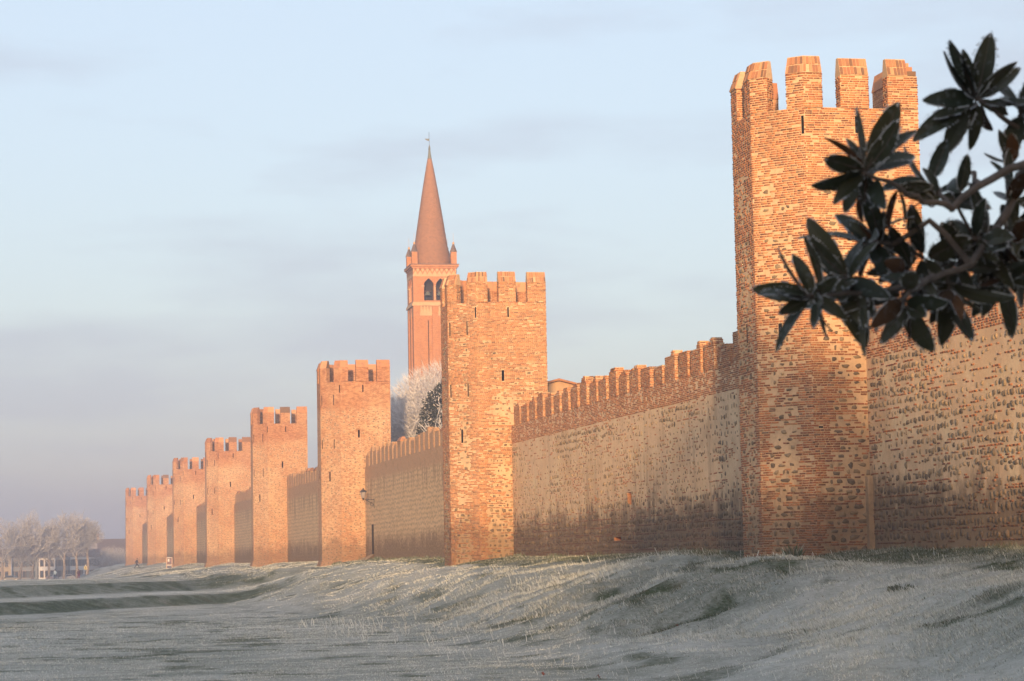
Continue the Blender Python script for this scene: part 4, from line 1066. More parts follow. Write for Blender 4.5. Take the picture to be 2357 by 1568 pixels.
car('dark saloon parked on the street before the grey house', 1.0, 574, ZS+.06, radians(168), 'car_dark')
car('dark car cut off at the picture\'s left edge beside the saloon', -2.6, 577, ZS+.06, radians(175), 'car_dark', 4.0)
car('silver car seen from behind beside the person in a pale coat', 10.5, 572, ZS+.06, radians(250), 'car_silver', 3.9)
car('bluish car parked before the right end of the white house', 18.6, 576, ZS+.06, radians(12), 'car_blue')
car('grey hatchback parked before the blue grey recessed house', 14.4, 580, ZS+.06, radians(4), 'car_silver', 3.8)

def mk_person(name, coat, legs):
    t = NT(name, .9, .1); z = t.node('ShaderNodeSeparateXYZ', {0: t.node('ShaderNodeTexCoord').outputs['Object']}).outputs['Z']
    c = t.mix(t.math('GREATER_THAN', z, .84), legs, coat); c = t.mix(t.math('GREATER_THAN', z, 1.50), c, (.42, .26, .19)); return t.col(c)
mk_person('person_black', (.016, .016, .02), (.014, .014, .02)); mk_person('person_pale', (.42, .52, .58), (.02, .03, .045)); mk_person('person_red', (.09, .035, .04), (.22, .035, .06))
def person(label, x, y, z, rz, mat, stride=.28, swing=.3, hgt=1.74):
    """one continuous skinned body, walking along its local +x"""
    J = {'pel': (0, 0, .92), 'ch': (.03, 0, 1.18), 'sh': (.05, 0, 1.40), 'nk': (.06, 0, 1.50), 'hd': (.09, 0, 1.62), 'tp': (.08, 0, 1.74)}
    E = [('pel', 'ch'), ('ch', 'sh'), ('sh', 'nk'), ('nk', 'hd'), ('hd', 'tp')]; Rr = {'pel': .15, 'ch': .165, 'sh': .13, 'nk': .06, 'hd': .10, 'tp': .06}
    for s, k in ((-1, 'l'), (1, 'r')):
        ph = stride*s
        J.update({k+'hip': (0, s*.10, .86), k+'kn': (ph*.75+.06, s*.10, .48), k+'an': (ph*1.3-.08*(s < 0), s*.10, .09), k+'to': (ph*1.3+.15, s*.11, .04),
                  k+'so': (.04, s*.20, 1.38), k+'el': (-ph*.5*swing/.3-.04, s*.26, 1.10), k+'wr': (-ph*swing/.3*.6+.10, s*.25, .88), k+'ha': (-ph*swing/.3*.6+.15, s*.25, .80)})
        E += [('pel', k+'hip'), (k+'hip', k+'kn'), (k+'kn', k+'an'), (k+'an', k+'to'), ('sh', k+'so'), (k+'so', k+'el'), (k+'el', k+'wr'), (k+'wr', k+'ha')]
        Rr.update({k+'hip': .105, k+'kn': .075, k+'an': .05, k+'to': .04, k+'so': .075, k+'el': .06, k+'wr': .045, k+'ha': .04})
    names = list(J); ix = {n: i for i, n in enumerate(names)}
    me = bpy.data.meshes.new('person'); me.from_pydata([J[n] for n in names], [(ix[a], ix[b]) for a, b in E], []); me.materials.append(MAT[mat])
    o = obj('person', me); md = o.modifiers.new('skin', 'SKIN'); me.skin_vertices[0].data
    for n in names: me.skin_vertices[0].data[ix[n]].radius = (Rr[n], Rr[n])
    me.skin_vertices[0].data[ix['pel']].use_root = True
    sb = o.modifiers.new('sub', 'SUBSURF'); sb.levels = 1; sb.render_levels = 2
    o.location = (x, y, z); o.rotation_euler = (0, 0, rz); o.scale = (hgt/1.74,)*3
    tag(o, label, 'person')
    h = MB(); h.lathe((0.06, 0, 1.60), [(.08, 0), (.115, .05), (.115, .12), (.07, .18), (.01, .195)], 10); obj('hair', h.mesh('hair', MAT['hair'], smooth=True), o)
    return o
p = at(315, 1320, 405); person('person in dark clothes striding along the grass bank below the farthest towers', p.x, p.y, gz(p.x, p.y), radians(15), 'person_black', .34, .3, 1.78)
p = at(127, 1334, 432); person('person in a pale blue coat walking past the silver car', p.x, p.y, gz(p.x, p.y), radians(100), 'person_pale', .16, .2)
p = at(181, 1334, 436); person('person in dark red clothes walking before the white house', p.x, p.y, gz(p.x, p.y), radians(-75), 'person_red', .16, .2)

p = at(390, 1312, 352); zb = gz(p.x, p.y)
ib = empty('notice_board', (p.x, p.y, zb), radians(-8)); tag(ib, 'framed notice board with two posters standing at the foot of the towers', 'notice board')
def ipart(name, boxes, mat, par=ib):
    m = MB()
    for c, h in boxes: m.box(c, h)
    return obj(name, m.mesh(name, MAT[mat]), par)
for s in (-1, 1): ipart('post', [((s*.40, 0, .85), (.05, .05, .95))], 'sign_frame')
ipart('rail', [((0, 0, 1.76), (.35, .045, .045))], 'sign_white'); ipart('rail', [((0, 0, .66), (.35, .045, .07))], 'sign_white'); ipart('rail', [((0, 0, .08), (.35, .04, .03))], 'sign_frame')
ipart('poster', [((0, .0, 1.22), (.345, .02, .49))], 'poster_dark'); ipart('poster', [((0, .0, .35), (.345, .02, .235))], 'poster_blue')
ipart('poster_strip', [((-.12, -.03, 1.36), (.12, .01, .2))], 'sign_white'); ipart('poster_strip', [((.14, -.03, 1.05), (.13, .01, .12))], 'poster_blue')

p = at(197, 1338, 520); zb = gz(p.x, p.y)
sg = empty('road_sign', (p.x, p.y, zb)); tag(sg, 'square yellowish road sign on a thin post beside the white house', 'sign')
ipart('post', [((0, 0, 1.3), (.035, .035, 1.35))], 'dark_metal', sg); ipart('plate', [((0, -.06, 1.95), (.32, .015, .36))], 'sign_yellow', sg); ipart('symbol', [((0, -.085, 2.08), (.12, .008, .09)), ((0, -.085, 1.82), (.2, .008, .05))], 'dark_metal', sg); ipart('reflector', [((0, -.06, 2.55), (.12, .015, .12))], 'sign_white', sg)
p = at(89, 1338, 585)
lp = empty('lamp_post', (p.x, p.y, ZS)); tag(lp, 'thin dark post before the narrow white house', 'post'); m = MB(); m.tube([(0, 0, 0), (0, 0, 6.0)], [.07, .045], 6); obj('pole', m.mesh('pole', MAT['dark_metal']), lp)
m = MB(); m.lathe((0, 0, 6.0), [(.06, 0), (.2, .3), (.24, .34), (.03, .5)], 8); obj('lamp_head', m.mesh('lamp_head', MAT['dark_metal']), lp)

# ------------------------------------------------------------------ trees
def bare_tree(name, label, loc, h, trunk_h, spread, seed, trunk_mat, twig_mat, r0=.28, nl=(5, 4, 4, 4), ntw=6, tw=.05, lean=(0, 0), group=None, up=.5, cat='tree', cloud=0, cl=.5):
    R_ = random.Random(seed); root = empty(name, loc); tag(root, label, cat, group)
    tr = MB(); limbs = MB(); TW = []
    n = 5; pts = [Vector((lean[0]*t*trunk_h+R_.gauss(0, .06), lean[1]*t*trunk_h, t*trunk_h-(.3 if t == 0 else 0))) for t in np.linspace(0, 1, n)]
    tr.tube(pts, [r0*(1.25-.45*t) for t in np.linspace(0, 1, n)], 8)
    ctr = Vector((0, 0, trunk_h+(h-trunk_h)*.45)); rad = Vector((spread, spread, (h-trunk_h)*.58))
    def grow(p, d, l, r, lv):
        q = [p]; dd = d.copy()
        for k in range(3):
            dd = (dd+Vector((R_.gauss(0, .16), R_.gauss(0, .16), R_.gauss(.04, .10)))).normalized(); q.append(q[-1]+dd*l/3)
        limbs.tube(q, [r, r*.85, r*.7, r*.5], 4 if lv < 2 else 3, cap=False)
        if lv >= len(nl)-1:
            for k in range(ntw):
                b = q[R_.choice((1, 2, 3, 3))]; t = (dd+Vector((R_.gauss(0, .6), R_.gauss(0, .6), R_.gauss(.25, .45)))).normalized(); TW.append((b, t, l*R_.uniform(.5, 1.15)))
            return
        for k in range(nl[lv+1]):
            b = q[1] if k == 0 else (q[2] if k % 2 else q[3])
            a = dd.orthogonal().normalized(); a.rotate(Matrix.Rotation(R_.uniform(0, 2*pi), 3, dd))
            e = (dd*R_.uniform(.7, 1.1)+a*R_.uniform(.45, .95)+Vector((0, 0, .18))).normalized()
            ll = l*R_.uniform(.58, .8); tip = b+e*ll; rel = tip-ctr
            g = sqrt((rel.x/rad.x)**2+(rel.y/rad.y)**2+(rel.z/rad.z)**2)
            if g > 1.08: ll *= .6
            grow(b, e, ll, r*.55, lv+1)
    for k in range(nl[0]):
        a = 2*pi*(k+R_.uniform(-.3, .3))/nl[0]; e = Vector((cos(a)*(1-up), sin(a)*(1-up), up+R_.uniform(-.1, .35))).normalized()
        grow(pts[-1] if k % 2 == 0 else pts[-2], e, (h-trunk_h)*R_.uniform(.40, .5), r0*.55, 0)
    V = []
    for b, t, l in TW:
        s = t.cross(Vector((R_.gauss(0, 1), R_.gauss(0, 1), R_.gauss(0, 1)))).normalized()*tw*.5
        e = b+t*l*.55+Vector((0, 0, .03*l)); f = b+t*l
        V += [b-s, b+s, e+s*1.2, b-s, e+s*1.2, e-s*1.2, e-s, e+s, f]
    tr.build('trunk', MAT[trunk_mat], root, off=(0, 0, 0), smooth=False)
    cr = limbs.build('crown', MAT[twig_mat], root, off=(0, 0, 0))
    if cloud:
        g = np.random.default_rng(seed); u = g.normal(size=(cloud, 3)); u /= np.linalg.norm(u, axis=1)[:, None]
        q = g.uniform(.35, 1.0, cloud)**.6*(.78+.34*vnoise(u[:, 0]*3.1+seed, u[:, 2]*3.7+u[:, 1]*2.3, seed))
        C = np.array(ctr)+u*q[:, None]*np.array(rad)*.98; C = C[C[:, 2] > trunk_h*.8]
        for c in C[:, :]:
            t = Vector((c[0]-ctr.x, c[1]-ctr.y, (c[2]-ctr.z)*.7+1.2)); t = (t.normalized()+Vector((R_.gauss(0, .45), R_.gauss(0, .45), R_.gauss(0, .35)))).normalized()
            l = cl*R_.uniform(.5, 1.2); s = t.cross(Vector((R_.gauss(0, 1), R_.gauss(0, 1), R_.gauss(0, 1)))).normalized()*tw*.55; b = Vector(c)
            V += [b-s, b+s, b+t*l]
    me = mesh_np('twigs', [tuple(v) for v in V], None, np.arange(len(V)).reshape(-1, 3), [MAT[twig_mat]]); obj('twigs', me, cr)
    return root
PG = 'frosted plane trees along the far street'
for k, (x, h, sp, th, ln_, lab) in enumerate([
        (4, 14.2, 3.4, 4.6, .02, 'frosted bare tree cut by the picture\'s left edge, before the cream house'),
        (44, 14.6, 3.2, 4.4, .14, 'frosted bare tree with a leaning trunk, behind the dark saloon'),
        (74, 16.6, 2.6, 4.8, .06, 'tall narrow frosted tree with the highest tip of the far row'),
        (113, 14.0, 2.8, 5.2, .0, 'frosted bare tree beside the silver car, dark forked limbs'),
        (147, 15.6, 4.3, 6.2, .03, 'broad frosted tree with the thick pale trunk in the far row'),
        (178, 15.0, 3.8, 6.0, -.02, 'frosted tree behind the person in dark red, middle of the merged dome'),
        (201, 13.2, 3.6, 6.4, .01, 'last frosted tree of the row, beside the yellowish road sign')]):
    d = 536+k*4; p = at(x, 1338, d)
    bare_tree('plane_tree', lab, (p.x, p.y, gz(p.x, p.y)), h, th, sp, 30+k, 'plane_bark', 'plane_twig', .30, (5, 4, 4, 4), 6, .055, (ln_, 0), PG, cloud=2600, cl=1.0)
for k, (x, d, h) in enumerate([(246, 640, 8.5), (262, 655, 9.0), (278, 640, 8.0), (233, 600, 7.0)]):
    p = at(x, 1338, d)
    bare_tree('frosted_bush_tree', ['low frosted tree just left of the farthest tower', 'low frosted tree before the broad dark roof', 'low frosted tree hidden partly by the farthest tower', 'small frosted tree at the end of the white house'][k], (p.x, p.y, ZS), h, 1.5, 3.2, 60+k, 'dark_bark', 'plane_twig', .16, (6, 4, 4, 4), 6, .06, cloud=1500, cl=.9, group='low trees beyond the farthest tower')
bare_tree('frosted_tree', 'large white frosted tree behind the wall, left of the second tower', (40.5, 216, 0), 17.7, 4.5, 7.6, 77, 'dark_bark', 'frost_twig', .30, (8, 5, 4, 4), 9, .042, up=.42, cloud=64000, cl=.9)
bare_tree('weeping_tree', 'frosted drooping shrub before the dark evergreen behind the wall', (36.0, 196, 0), 14.2, 6.5, 1.5, 78, 'dark_bark', 'frost_twig', .12, (6, 4, 3, 3), 5, .03, up=.6)

def leaf_mass(name, label, loc, ell, n, size, mat, frost, seed, trunk_r=.25):
    g = np.random.default_rng(seed); root = empty(name, loc); tag(root, label, 'tree')
    t = MB(); t.tube([(0, 0, -.3), (0, 0, ell[5]*.6+.5)], [trunk_r, trunk_r*.5], 7); t.build('trunk', MAT['dark_bark'], root, off=(0, 0, 0))
    u = g.normal(size=(n, 3)); u /= np.linalg.norm(u, axis=1)[:, None]; r = g.uniform(.55, 1.0, n)**.5
    r *= .8+.35*vnoise(u[:, 0]*3+5, u[:, 2]*4+u[:, 1]*2, seed)
    P = u*r[:, None]*np.array(ell[:3])+np.array(ell[3:6])
    a = g.normal(size=(n, 3)); a[:, 2] = a[:, 2]*.6-.5; a /= np.linalg.norm(a, axis=1)[:, None]; b = np.cross(a, g.normal(size=(n, 3))); b /= np.linalg.norm(b, axis=1)[:, None]
    l = size*g.uniform(.6, 1.3, n)[:, None]
    V = np.stack([P-b*l*.22, P+a*l*.5-b*l*.18, P+a*l, P+a*l*.5+b*l*.18], 1).reshape(-1, 3)
    mi = (g.random(n) < frost*sstep(-.2, .9, u[:, 2]+.6*r)).astype(int)
    me = mesh_np('crown', V, np.arange(n*4).reshape(-1, 4), None, [MAT[mat], MAT['frost_twig']], mi); obj('crown', me, root)
    return root
leaf_mass('evergreen_tree', 'dark evergreen tree with frosted tips behind the wall, against the second tower', (38.9, 201, 0), (3.7, 2.6, 4.6, 0, 0, 11.2), 34000, .26, 'evergreen', .16, 5)

# ------------------------------------------------------------------ the magnolia: its branch reaches in from the right, its unseen crown behind the photographer is shaped to cast shade
def magnolia():
    R_ = random.Random(5); g = np.random.default_rng(12)
    base = (5.6, -3.4, gz(5.6, -3.4)); root = empty('magnolia_tree', base); tag(root, 'dark evergreen magnolia whose frosted leafy branch hangs in from the right', 'tree')
    off = base
    tr = MB(); tr.tube([(5.6, -3.4, base[2]-.3), (5.5, -3.5, 0), (5.3, -3.7, 4), (5.0, -4, 9), (4.9, -4.1, 13)], [.34, .27, .22, .15, .05], 10); tr.build('trunk', MAT['magnolia_twig'], root, off=off)
    # the crown, unseen behind the camera, placed and sized to shade the nearest tower
    n = 42000; P = np.stack([g.uniform(-2.0, 15.0, n), g.uniform(-8, -.7, n), g.uniform(-.4, 16.5, n)], -1)
    zt = (P[:, 2]+.4)/16.9; rx = 7.6*np.sqrt(np.clip(1-zt**2.2, .02, 1))*(.86+.3*vnoise(P[:, 2]*.7, P[:, 0]*.3, 4))
    ok = ((P[:, 0]-5.7)/rx)**2+((P[:, 1]+4.2)/3.7)**2 < 1
    ok &= fbm(P[:, 0]*.45, P[:, 2]*.45, 9, 2) > .30
    P = P[ok]; n = len(P)
    a = g.normal(size=(n, 3)); a /= np.linalg.norm(a, axis=1)[:, None]; b = np.cross(a, g.normal(size=(n, 3))); b /= np.linalg.norm(b, axis=1)[:, None]
    V = np.stack([P, P+a*.2+b*.10, P+a*.40, P+a*.2-b*.10], 1).reshape(-1, 3)-np.array(off)
    obj('crown', mesh_np('crown', V, np.arange(n*4).reshape(-1, 4), None, [MAT['leaf_top'], MAT['leaf_under']], g.integers(0, 2, n)), root)
    # leaf shapes: upper side, brown lower side, rime along the margin
    leaves = []
    for v in range(8):
        m = MB(); L = 1.0; Wd = R_.uniform(.34, .46); curl = R_.uniform(-.30, .30); fold = R_.uniform(.05, .14); K = 8
        def pt(t, s, dz=0.0):
            w = Wd*.5*(sin(pi*min(1, (t*.97+.015)**.88))**.62)*.98; return (t*L, s*w, curl*t*t*1.2+abs(s)*fold*w*3+dz)
        for k in range(K):
            t0, t1 = k/K, (k+1)/K
            for s in (-1, 1):
                for (sa, sb) in ((0, .5), (.5, .93)):
                    m.poly([pt(t0, s*sa), pt(t1, s*sa), pt(t1, s*sb), pt(t0, s*sb)], m=0); m.poly([pt(t0, s*sa, -.012), pt(t0, s*sb, -.012), pt(t1, s*sb, -.012), pt(t1, s*sa, -.012)], m=1)
                a_, b_, c_, d_ = pt(t0, s*.93, .006), pt(t1, s*.93, .006), pt(t1, s*1.05, .0), pt(t0, s*1.05, .0)
                if R_.random() < .30+.4*(t0 > .75): m.poly([a_, b_, c_, d_], m=2); m.poly([(x, y, z-.018) for x, y, z in (d_, c_, b_, a_)], m=2)
                for q in range(R_.choice((0, 1, 2, 3, 4))):
                    t = t0+(q+R_.random())/3/K; e = pt(t, s*1.06); w = .012; l = R_.uniform(.015, .06)
                    m.poly([(e[0]-w, e[1], e[2]), (e[0]+w, e[1], e[2]), (e[0]+R_.uniform(-.02, .03), e[1]+s*l, e[2]+R_.uniform(-.03, .03))], m=2)
        m.tube([(-.09, 0, -.004), (0, 0, -.004), (.5, 0, curl*.3-.006), (.97, 0, curl*1.13-.004)], [.016, .014, .010, .004], 4, m=3)
        tip = pt(1.0, 0); m.poly([(tip[0]-.06, -.02, tip[2]+.004), (tip[0]-.06, .02, tip[2]+.004), (tip[0]+.035, 0, tip[2])], m=2)
        leaves.append(m.mesh('leaf', [MAT['leaf_top'], MAT['leaf_under'], MAT['hoarfrost'], MAT['magnolia_twig']]))
    def branch(pts, r0, r1, frost=True):
        W_ = [at(x, y, d) if not isinstance(x, Vector) else x for (x, y, d) in pts]; m = MB()
        # smooth the path a little
        Q = []
        for i_ in range(len(W_)-1):
            for t in (0, .33, .66): Q.append(W_[i_].lerp(W_[i_+1], t)+Vector((R_.gauss(0, .004), R_.gauss(0, .004), R_.gauss(0, .004))))
        Q.append(W_[-1]); n_ = len(Q)
        m.tube(Q, [r0+(r1-r0)*k/(n_-1) for k in range(n_)], 7)
        return m.build('branch', MAT['magnolia_twig'], root, off=off, smooth=True)
    V3 = lambda *a: (Vector(a), 0, 0)
    b0 = branch([V3(5.5, -3.45, 1.2), V3(5.4, 0, .8), V3(4.4, 3.6, .85), (2500, 320, 6.3)], .055, .016)
    b1 = branch([(2500, 320, 6.3), (2357, 377, 6.2), (2255, 428, 6.1), (2190, 475, 6.05), (2130, 462, 6.0), (2072, 430, 5.95), (1990, 398, 5.9)], .013, .005)
    b2 = branch([(2500, 322, 6.32), (2350, 408, 6.3), (2294, 534, 6.15), (2235, 608, 6.05), (2146, 640, 6.0), (1995, 683, 5.9), (1870, 680, 5.85)], .015, .005)
    b3 = branch([(2470, 330, 6.3), (2357, 310, 6.35), (2300, 262, 6.3), (2262, 232, 6.3)], .010, .005)
    b4 = branch([(2235, 608, 6.05), (2137, 509, 6.1), (2052, 563, 6.1), (2010, 560, 6.05)], .010, .005)
    b5 = branch([(2146, 640, 6.0), (2100, 668, 5.9), (2075, 690, 5.85)], .009, .005)
    b6 = branch([(2294, 534, 6.15), (2330, 600, 6.2), (2310, 650, 6.15)], .009, .005)
    b7 = branch([(2190, 475, 6.05), (2160, 440, 6.2), (2146, 428, 6.25)], .008, .005)
    b8 = branch([(2255, 428, 6.1), (2240, 405, 6.3), (2232, 395, 6.35)], .008, .005)
    tot = 0
    spec = [  # whorl centre, distance, number of leaves, axis in the picture (right, up), which branch
        (1995, 400, 5.95, 5, (-.4, .5), b1), (2255, 230, 6.3, 4, (-.3, .5), b3), (1868, 680, 5.85, 5, (-.9, -.2), b2), (1944, 648, 5.95, 9, (-.5, .2), b2),
        (2010, 558, 6.1, 8, (-.6, .3), b4), (2078, 690, 5.9, 6, (-.2, -.9), b5), (2185, 668, 6.05, 8, (0, -.9), b2), (2146, 428, 6.25, 6, (-.3, .6), b7),
        (2250, 550, 6.15, 11, (-.4, 0), b2), (2325, 560, 6.2, 12, (.4, 0), b6), (2335, 455, 6.25, 8, (.3, .3), b1),
        (2305, 645, 6.2, 9, (.1, -.8), b6), (2120, 590, 6.15, 8, (-.4, .2), b4), (2350, 262, 6.35, 7, (.3, .5), b3), (2075, 625, 6.1, 9, (-.3, -.1), b2),
        (2205, 605, 6.2, 10, (.1, .2), b2), (2290, 600, 6.3, 10, (.2, -.3), b6), (2345, 520, 6.35, 10, (.2, -.2), b6), (2350, 610, 6.3, 9, (.3, -.4), b6)]
    single = [  # leaves that stand clear of the mass: base and tip
        (b1, (565, 690), ((510, 395), (400, 500), (335, 600), (412, 645), (740, 368), (775, 465), (800, 570), (790, 655), (352, 790), (440, 865), (555, 830), (640, 545), (600, 870), (505, 520)), 5.95),
        (b3, (1085, 355), ((1000, 62), (1155, 48), (1218, 150), (866, 190), (870, 330), (795, 515), (915, 575), (1075, 585), (1290, 240), (1225, 410), (1060, 190), (990, 130)), 6.3),
        (b2, (315, 1275), ((105, 1115), (90, 1215), (140, 1300), (245, 1060), (120, 1500), (350, 1450), (490, 1350), (420, 1200), (210, 1330)), 5.85),
        (b2, (480, 1180), ((285, 910), (262, 1025), (342, 985), (300, 1245), (440, 1320)), 5.95), (b4, (610, 1040), ((290, 905), (445, 860), (500, 930), (640, 880), (690, 1100)), 6.1),
        (b5, (590, 1275), ((525, 1540), (610, 1440), (560, 1420), (480, 1350)), 5.9), (b5, (765, 1320), ((760, 1490), (600, 1480), (690, 1430), (850, 1370)), 5.9),
        (b2, (955, 1250), ((1040, 1500), (950, 1460), (1090, 1365), (880, 1375), (1010, 1400)), 6.05), (b2, (1200, 1100), ((1240, 1245), (1290, 1225), (1140, 1350), (1085, 1360)), 6.2),
        (b1, (1010, 790), ((1040, 608), (960, 730)), 6.2), (b7, (905, 810), ((888, 680), (720, 750), (760, 830), (830, 740)), 6.2), (b1, (1260, 650), ((1165, 655), (1250, 540), (1200, 560)), 6.3),
        (b4, (720, 770), ((845, 745), (850, 800), (760, 880), (640, 950)), 6.05), (b2, (850, 1185), ((615, 1245), (640, 1200), (700, 1290), (880, 1290)), 6.0)]
    def put(br, c, dr, nz_, s):
        yy = nz_.cross(dr); o = bpy.data.objects.new('leaf', leaves[R_.randrange(8)]); COL.objects.link(o); o.parent = br
        M = Matrix(((dr.x*s, yy.x*s, nz_.x*s, 0), (dr.y*s, yy.y*s, nz_.y*s, 0), (dr.z*s, yy.z*s, nz_.z*s, 0), (0, 0, 0, 1))); M.translation = c-Vector(off); o.matrix_local = M
    def crop(q): return ((1860+q[0]/1.867)/1.0861, (60+q[1]/1.867)/1.0861)
    for br, b_, tips, d in single:
        for t_ in tips:
            c = at(*crop(b_), d); e = at(*crop(t_), d+R_.uniform(-.07, .05)); c = c.lerp(e, .06); dr = e-c; s = dr.length; dr = dr/s
            if s > .17: c = e-dr*.17; s = .17
            nz_ = Vector((R_.gauss(0, .5), R_.gauss(-.75, .45), R_.gauss(.45, .5))); nz_ = (nz_-dr*nz_.dot(dr)).normalized(); put(br, c, dr, nz_, max(s, .09))
    for (x, y, d, n_, (ax, ay), br) in spec:
        c = at(x, y, d); axis = (rr*ax+uu*ay-fw*R_.uniform(-.2, .5)).normalized()
        bud = MB(); bud.tube([c-axis*.01, c+axis*.012, c+axis*.028], [.006, .006, .001], 6); bud.build('bud', MAT['magnolia_twig'], br, off=off)
        p1 = axis.orthogonal().normalized(); p2 = axis.cross(p1)
        for k in range(n_):
            th = k*2.399963+R_.uniform(-.25, .25); tilt = radians(R_.uniform(38, 118))
            dr = (axis*cos(tilt)+(p1*cos(th)+p2*sin(th))*sin(tilt)); dr = (dr+Vector((0, 0, -.10))).normalized()
            nz_ = axis-dr*axis.dot(dr); nz_ = (nz_.normalized()+Vector((R_.gauss(0, .35), R_.gauss(0, .35), R_.gauss(0, .35)+.25))-fw*.5); nz_ = (nz_-dr*nz_.dot(dr)).normalized()
            put(br, c+dr*.012+axis*R_.uniform(-.03, .012), dr, nz_, R_.uniform(.105, .155)); tot += 1
magnolia()

def shade_trees():  # unseen trees, added only to shade the meadow and bank
    g = np.random.default_rng(3); V = []; k = 0
    spots = [(q, -40., g.uniform(16, 17.6), 3000) for q in np.arange(-62, 6, 6.2)]+[(-29., q, g.uniform(20, 22), 1050) for q in np.arange(-100, 430, 7.5)]
    for cx, cy, h, n in spots:
        u = g.normal(size=(n, 3)); u /= np.linalg.norm(u, axis=1)[:, None]
        c = np.array((cx+g.normal(0, .7), cy+g.normal(0, 1.2), -1.6+h*.56))
        P = c+u*(g.random(n)**.4)[:, None]*np.array((4.0, 3.2, h*.46))
        a = g.normal(size=(n, 3)); a /= np.linalg.norm(a, axis=1)[:, None]; b = np.cross(a, g.normal(size=(n, 3))); b /= np.linalg.norm(b, axis=1)[:, None]
        V.append(np.stack([P, P+a*.22+b*.10, P+a*.44, P+a*.22-b*.10], 1).reshape(-1, 3))
        w = .25
        for s0, s1 in (((-w, -w), (w, -w)), ((w, -w), (w, w)), ((w, w), (-w, w)), ((-w, w), (-w, -w))):
            V.append(np.array([(c[0]+s0[0], c[1]+s0[1], -2.2), (c[0]+s1[0], c[1]+s1[1], -2.2), (c[0]+s1[0]*.5, c[1]+s1[1]*.5, h*.5), (c[0]+s0[0]*.5, c[1]+s0[1]*.5, h*.5)]))
    V = np.concatenate(V); tag(obj('shade_trees', mesh_np('shade_trees', V, np.arange(len(V)).reshape(-1, 4), None, [MAT['evergreen']])), 'unseen evergreen trees added behind and left of the photographer to shade the meadow', kind='stuff')
shade_trees()

# ------------------------------------------------------------------ small things
def pigeon():
    x, y, z = 31.55, 77.47, TOWER_TOP[0]-.60
    root = empty('pigeon', (x, y, z)); tag(root, 'dark blue pigeon perched on the broken corner of the nearest tower\'s top', 'bird')
    m = MB()
    pr = [(-.15, .06, .012), (-.09, .075, .035), (-.02, .10, .058), (.05, .135, .06), (.085, .185, .038), (.095, .225, .030), (.115, .245, .032), (.14, .24, .018)]
    m.tube([(a, 0, h) for a, h, r in pr], [r for a, h, r in pr], 8); obj('body', m.mesh('body', MAT['pigeon'], smooth=True), root)
    m = MB(); m.prism([(-.27, -.03, .02), (-.27, .03, .02), (-.1, .025, .06), (-.1, -.025, .06)], [(-.27, -.03, .03), (-.27, .03, .03), (-.1, .025, .085), (-.1, -.025, .085)]); obj('tail', m.mesh('tail', MAT['pigeon']), root)
    m = MB(); m.lathe((0, 0, 0), [(.008, 0), (.001, .03)], 5); b_ = obj('beak', m.mesh('beak', MAT['dark_metal']), root, (.145, 0, .238)); b_.rotation_euler = (0, pi/2, 0)
    for s in (-1, 1):
        m = MB(); m.tube([(.0, s*.025, .06), (.01, s*.025, .0)], .007, 5); obj('leg', m.mesh('leg', MAT['lamp_red']), root)
        m = MB(); m.prism([(-.18, s*.055, .08), (.05, s*.062, .10), (.06, s*.06, .16), (-.02, s*.062, .13)], [(-.18, s*.065, .08), (.05, s*.075, .10), (.06, s*.072, .16), (-.02, s*.073, .13)]); obj('wing', m.mesh('wing', MAT['pigeon']), root)
    root.rotation_euler = (0, 0, radians(200))
pigeon()

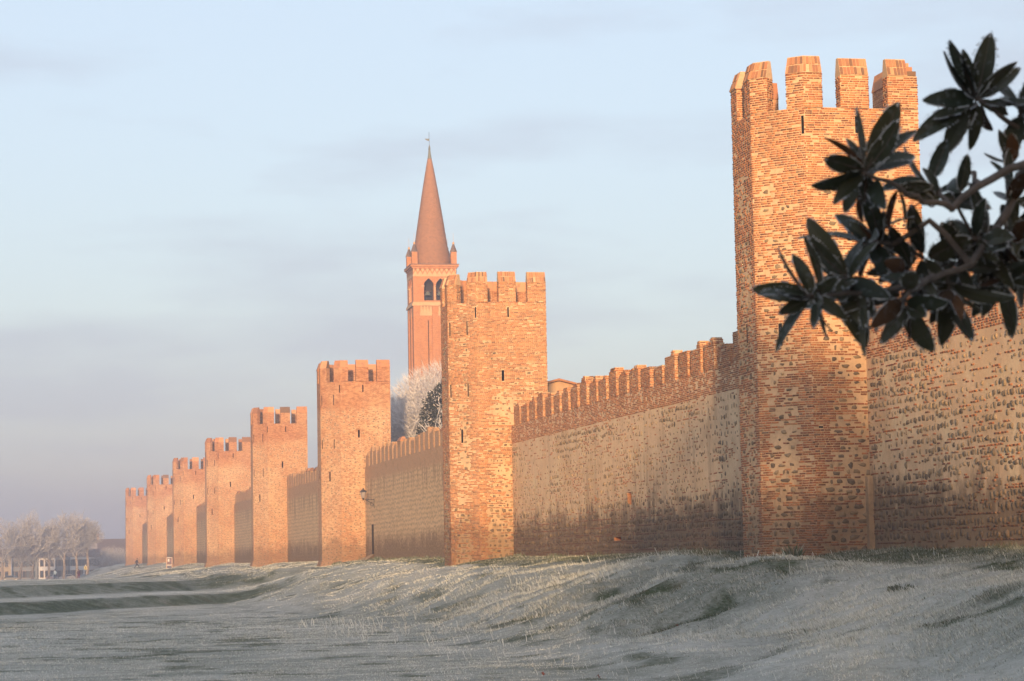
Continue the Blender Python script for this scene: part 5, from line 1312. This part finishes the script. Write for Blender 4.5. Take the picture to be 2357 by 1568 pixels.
def tussock(label, x, y, r, h, n, seed, frost=.2, cat='plant'):
    g = np.random.default_rng(seed); z = gz(x, y)
    root = empty('grass_tussock', (x, y, z)); tag(root, label, cat)
    a = g.uniform(0, 2*pi, n); q = np.sqrt(g.random(n))*r; bx, by = np.cos(a)*q*1.5, np.sin(a)*q
    hh = h*g.uniform(.5, 1.1, n)*(1-.5*(q/r)**2); w = .012+.012*g.random(n); t = g.uniform(0, 2*pi, n)
    out = np.stack([np.cos(a)*hh*.5+g.normal(0, .05, n), np.sin(a)*hh*.5+g.normal(0, .05, n), hh], -1); B = np.stack([bx, by, np.full(n, -.03)], -1); s = np.stack([np.cos(t)*w, np.sin(t)*w, 0*w], -1)
    V = np.stack([B-s, B+s, B+out*.6+s*.8+np.array((0, 0, .05)), B+out], 1).reshape(-1, 3)
    obj('blades', mesh_np('blades', V, np.arange(4*n).reshape(-1, 4), None, [MAT['frosted_blades']], attrs={'frost': np.repeat(np.clip(g.normal(frost, .15, n), 0, 1), 4)}), root)
    m = MB(); m.lathe((0, 0, -.05), [(r*.9, 0), (r*.7, h*.22), (r*.2, h*.3)], 9); obj('clump', m.mesh('clump', MAT['evergreen']), root)
tussock('dark green tuft growing at the foot of the nearest tower', 26.35, 76.6, .16, .62, 160, 1, .0)
tussock('dark tussock on the frosted bank right of the nearest tower', 22.5, 56.9, .24, .26, 260, 2, .12)
tussock('dark hummock of grass on the bank below the pale wall', 21.2, 75.7, .42, .42, 420, 3, .18)
def dead_leaf(k, x, y, lab):
    m = MB(); z = gz(x, y)+.05; a = rnd.uniform(0, 6); s = .055
    P = [(cos(a+t)*s*(1 if j % 2 else .6), sin(a+t)*s*(1 if j % 2 else .6), .03*sin(3*t)) for j, t in enumerate(np.linspace(0, 2*pi, 9)[:-1])]
    m.prism(P, [(u, v, w+.006) for u, v, w in P]); o = obj('fallen_leaf', m.mesh('fallen_leaf', MAT['dead_leaf']), None, (x, y, z)); o.rotation_euler = (.5, .3, 0); tag(o, lab, 'leaf', 'fallen leaves on the meadow')
plain('dead_leaf', (.20, .07, .045), .8, .2, .3, 20)
for k, (px, py, lab) in enumerate([(780, 1592, 'reddish fallen leaf on the meadow left of the middle'), (1250, 1555, 'reddish fallen leaf near the middle of the lower edge'), (1560, 1492, 'reddish fallen leaf lying below the bank, right of the middle'), (1378, 1560, 'brown fallen leaf lowest on the right of the middle')]):
    p = at(px, py, 1); t = -2.58/p.z; dead_leaf(k, p.x*t, p.y*t, lab)

# ------------------------------------------------------------------ the morning haze
def haze():
    b = MB(); b.box((100, 250, 31.0), (3900, 4200, 36.0))
    t = bpy.data.materials.new('haze_air'); t.use_nodes = True; n = t.node_tree.nodes; n.clear()
    o = n.new('ShaderNodeOutputMaterial'); v = n.new('ShaderNodeVolumePrincipled')
    v.inputs['Color'].default_value = (.76, .76, .86, 1); v.inputs['Density'].default_value = .00098; v.inputs['Anisotropy'].default_value = .45
    t.node_tree.links.new(v.outputs[0], o.inputs['Volume'])
    tag(b.build('haze', t), 'thin cold morning haze over the meadow', kind='stuff')
haze()
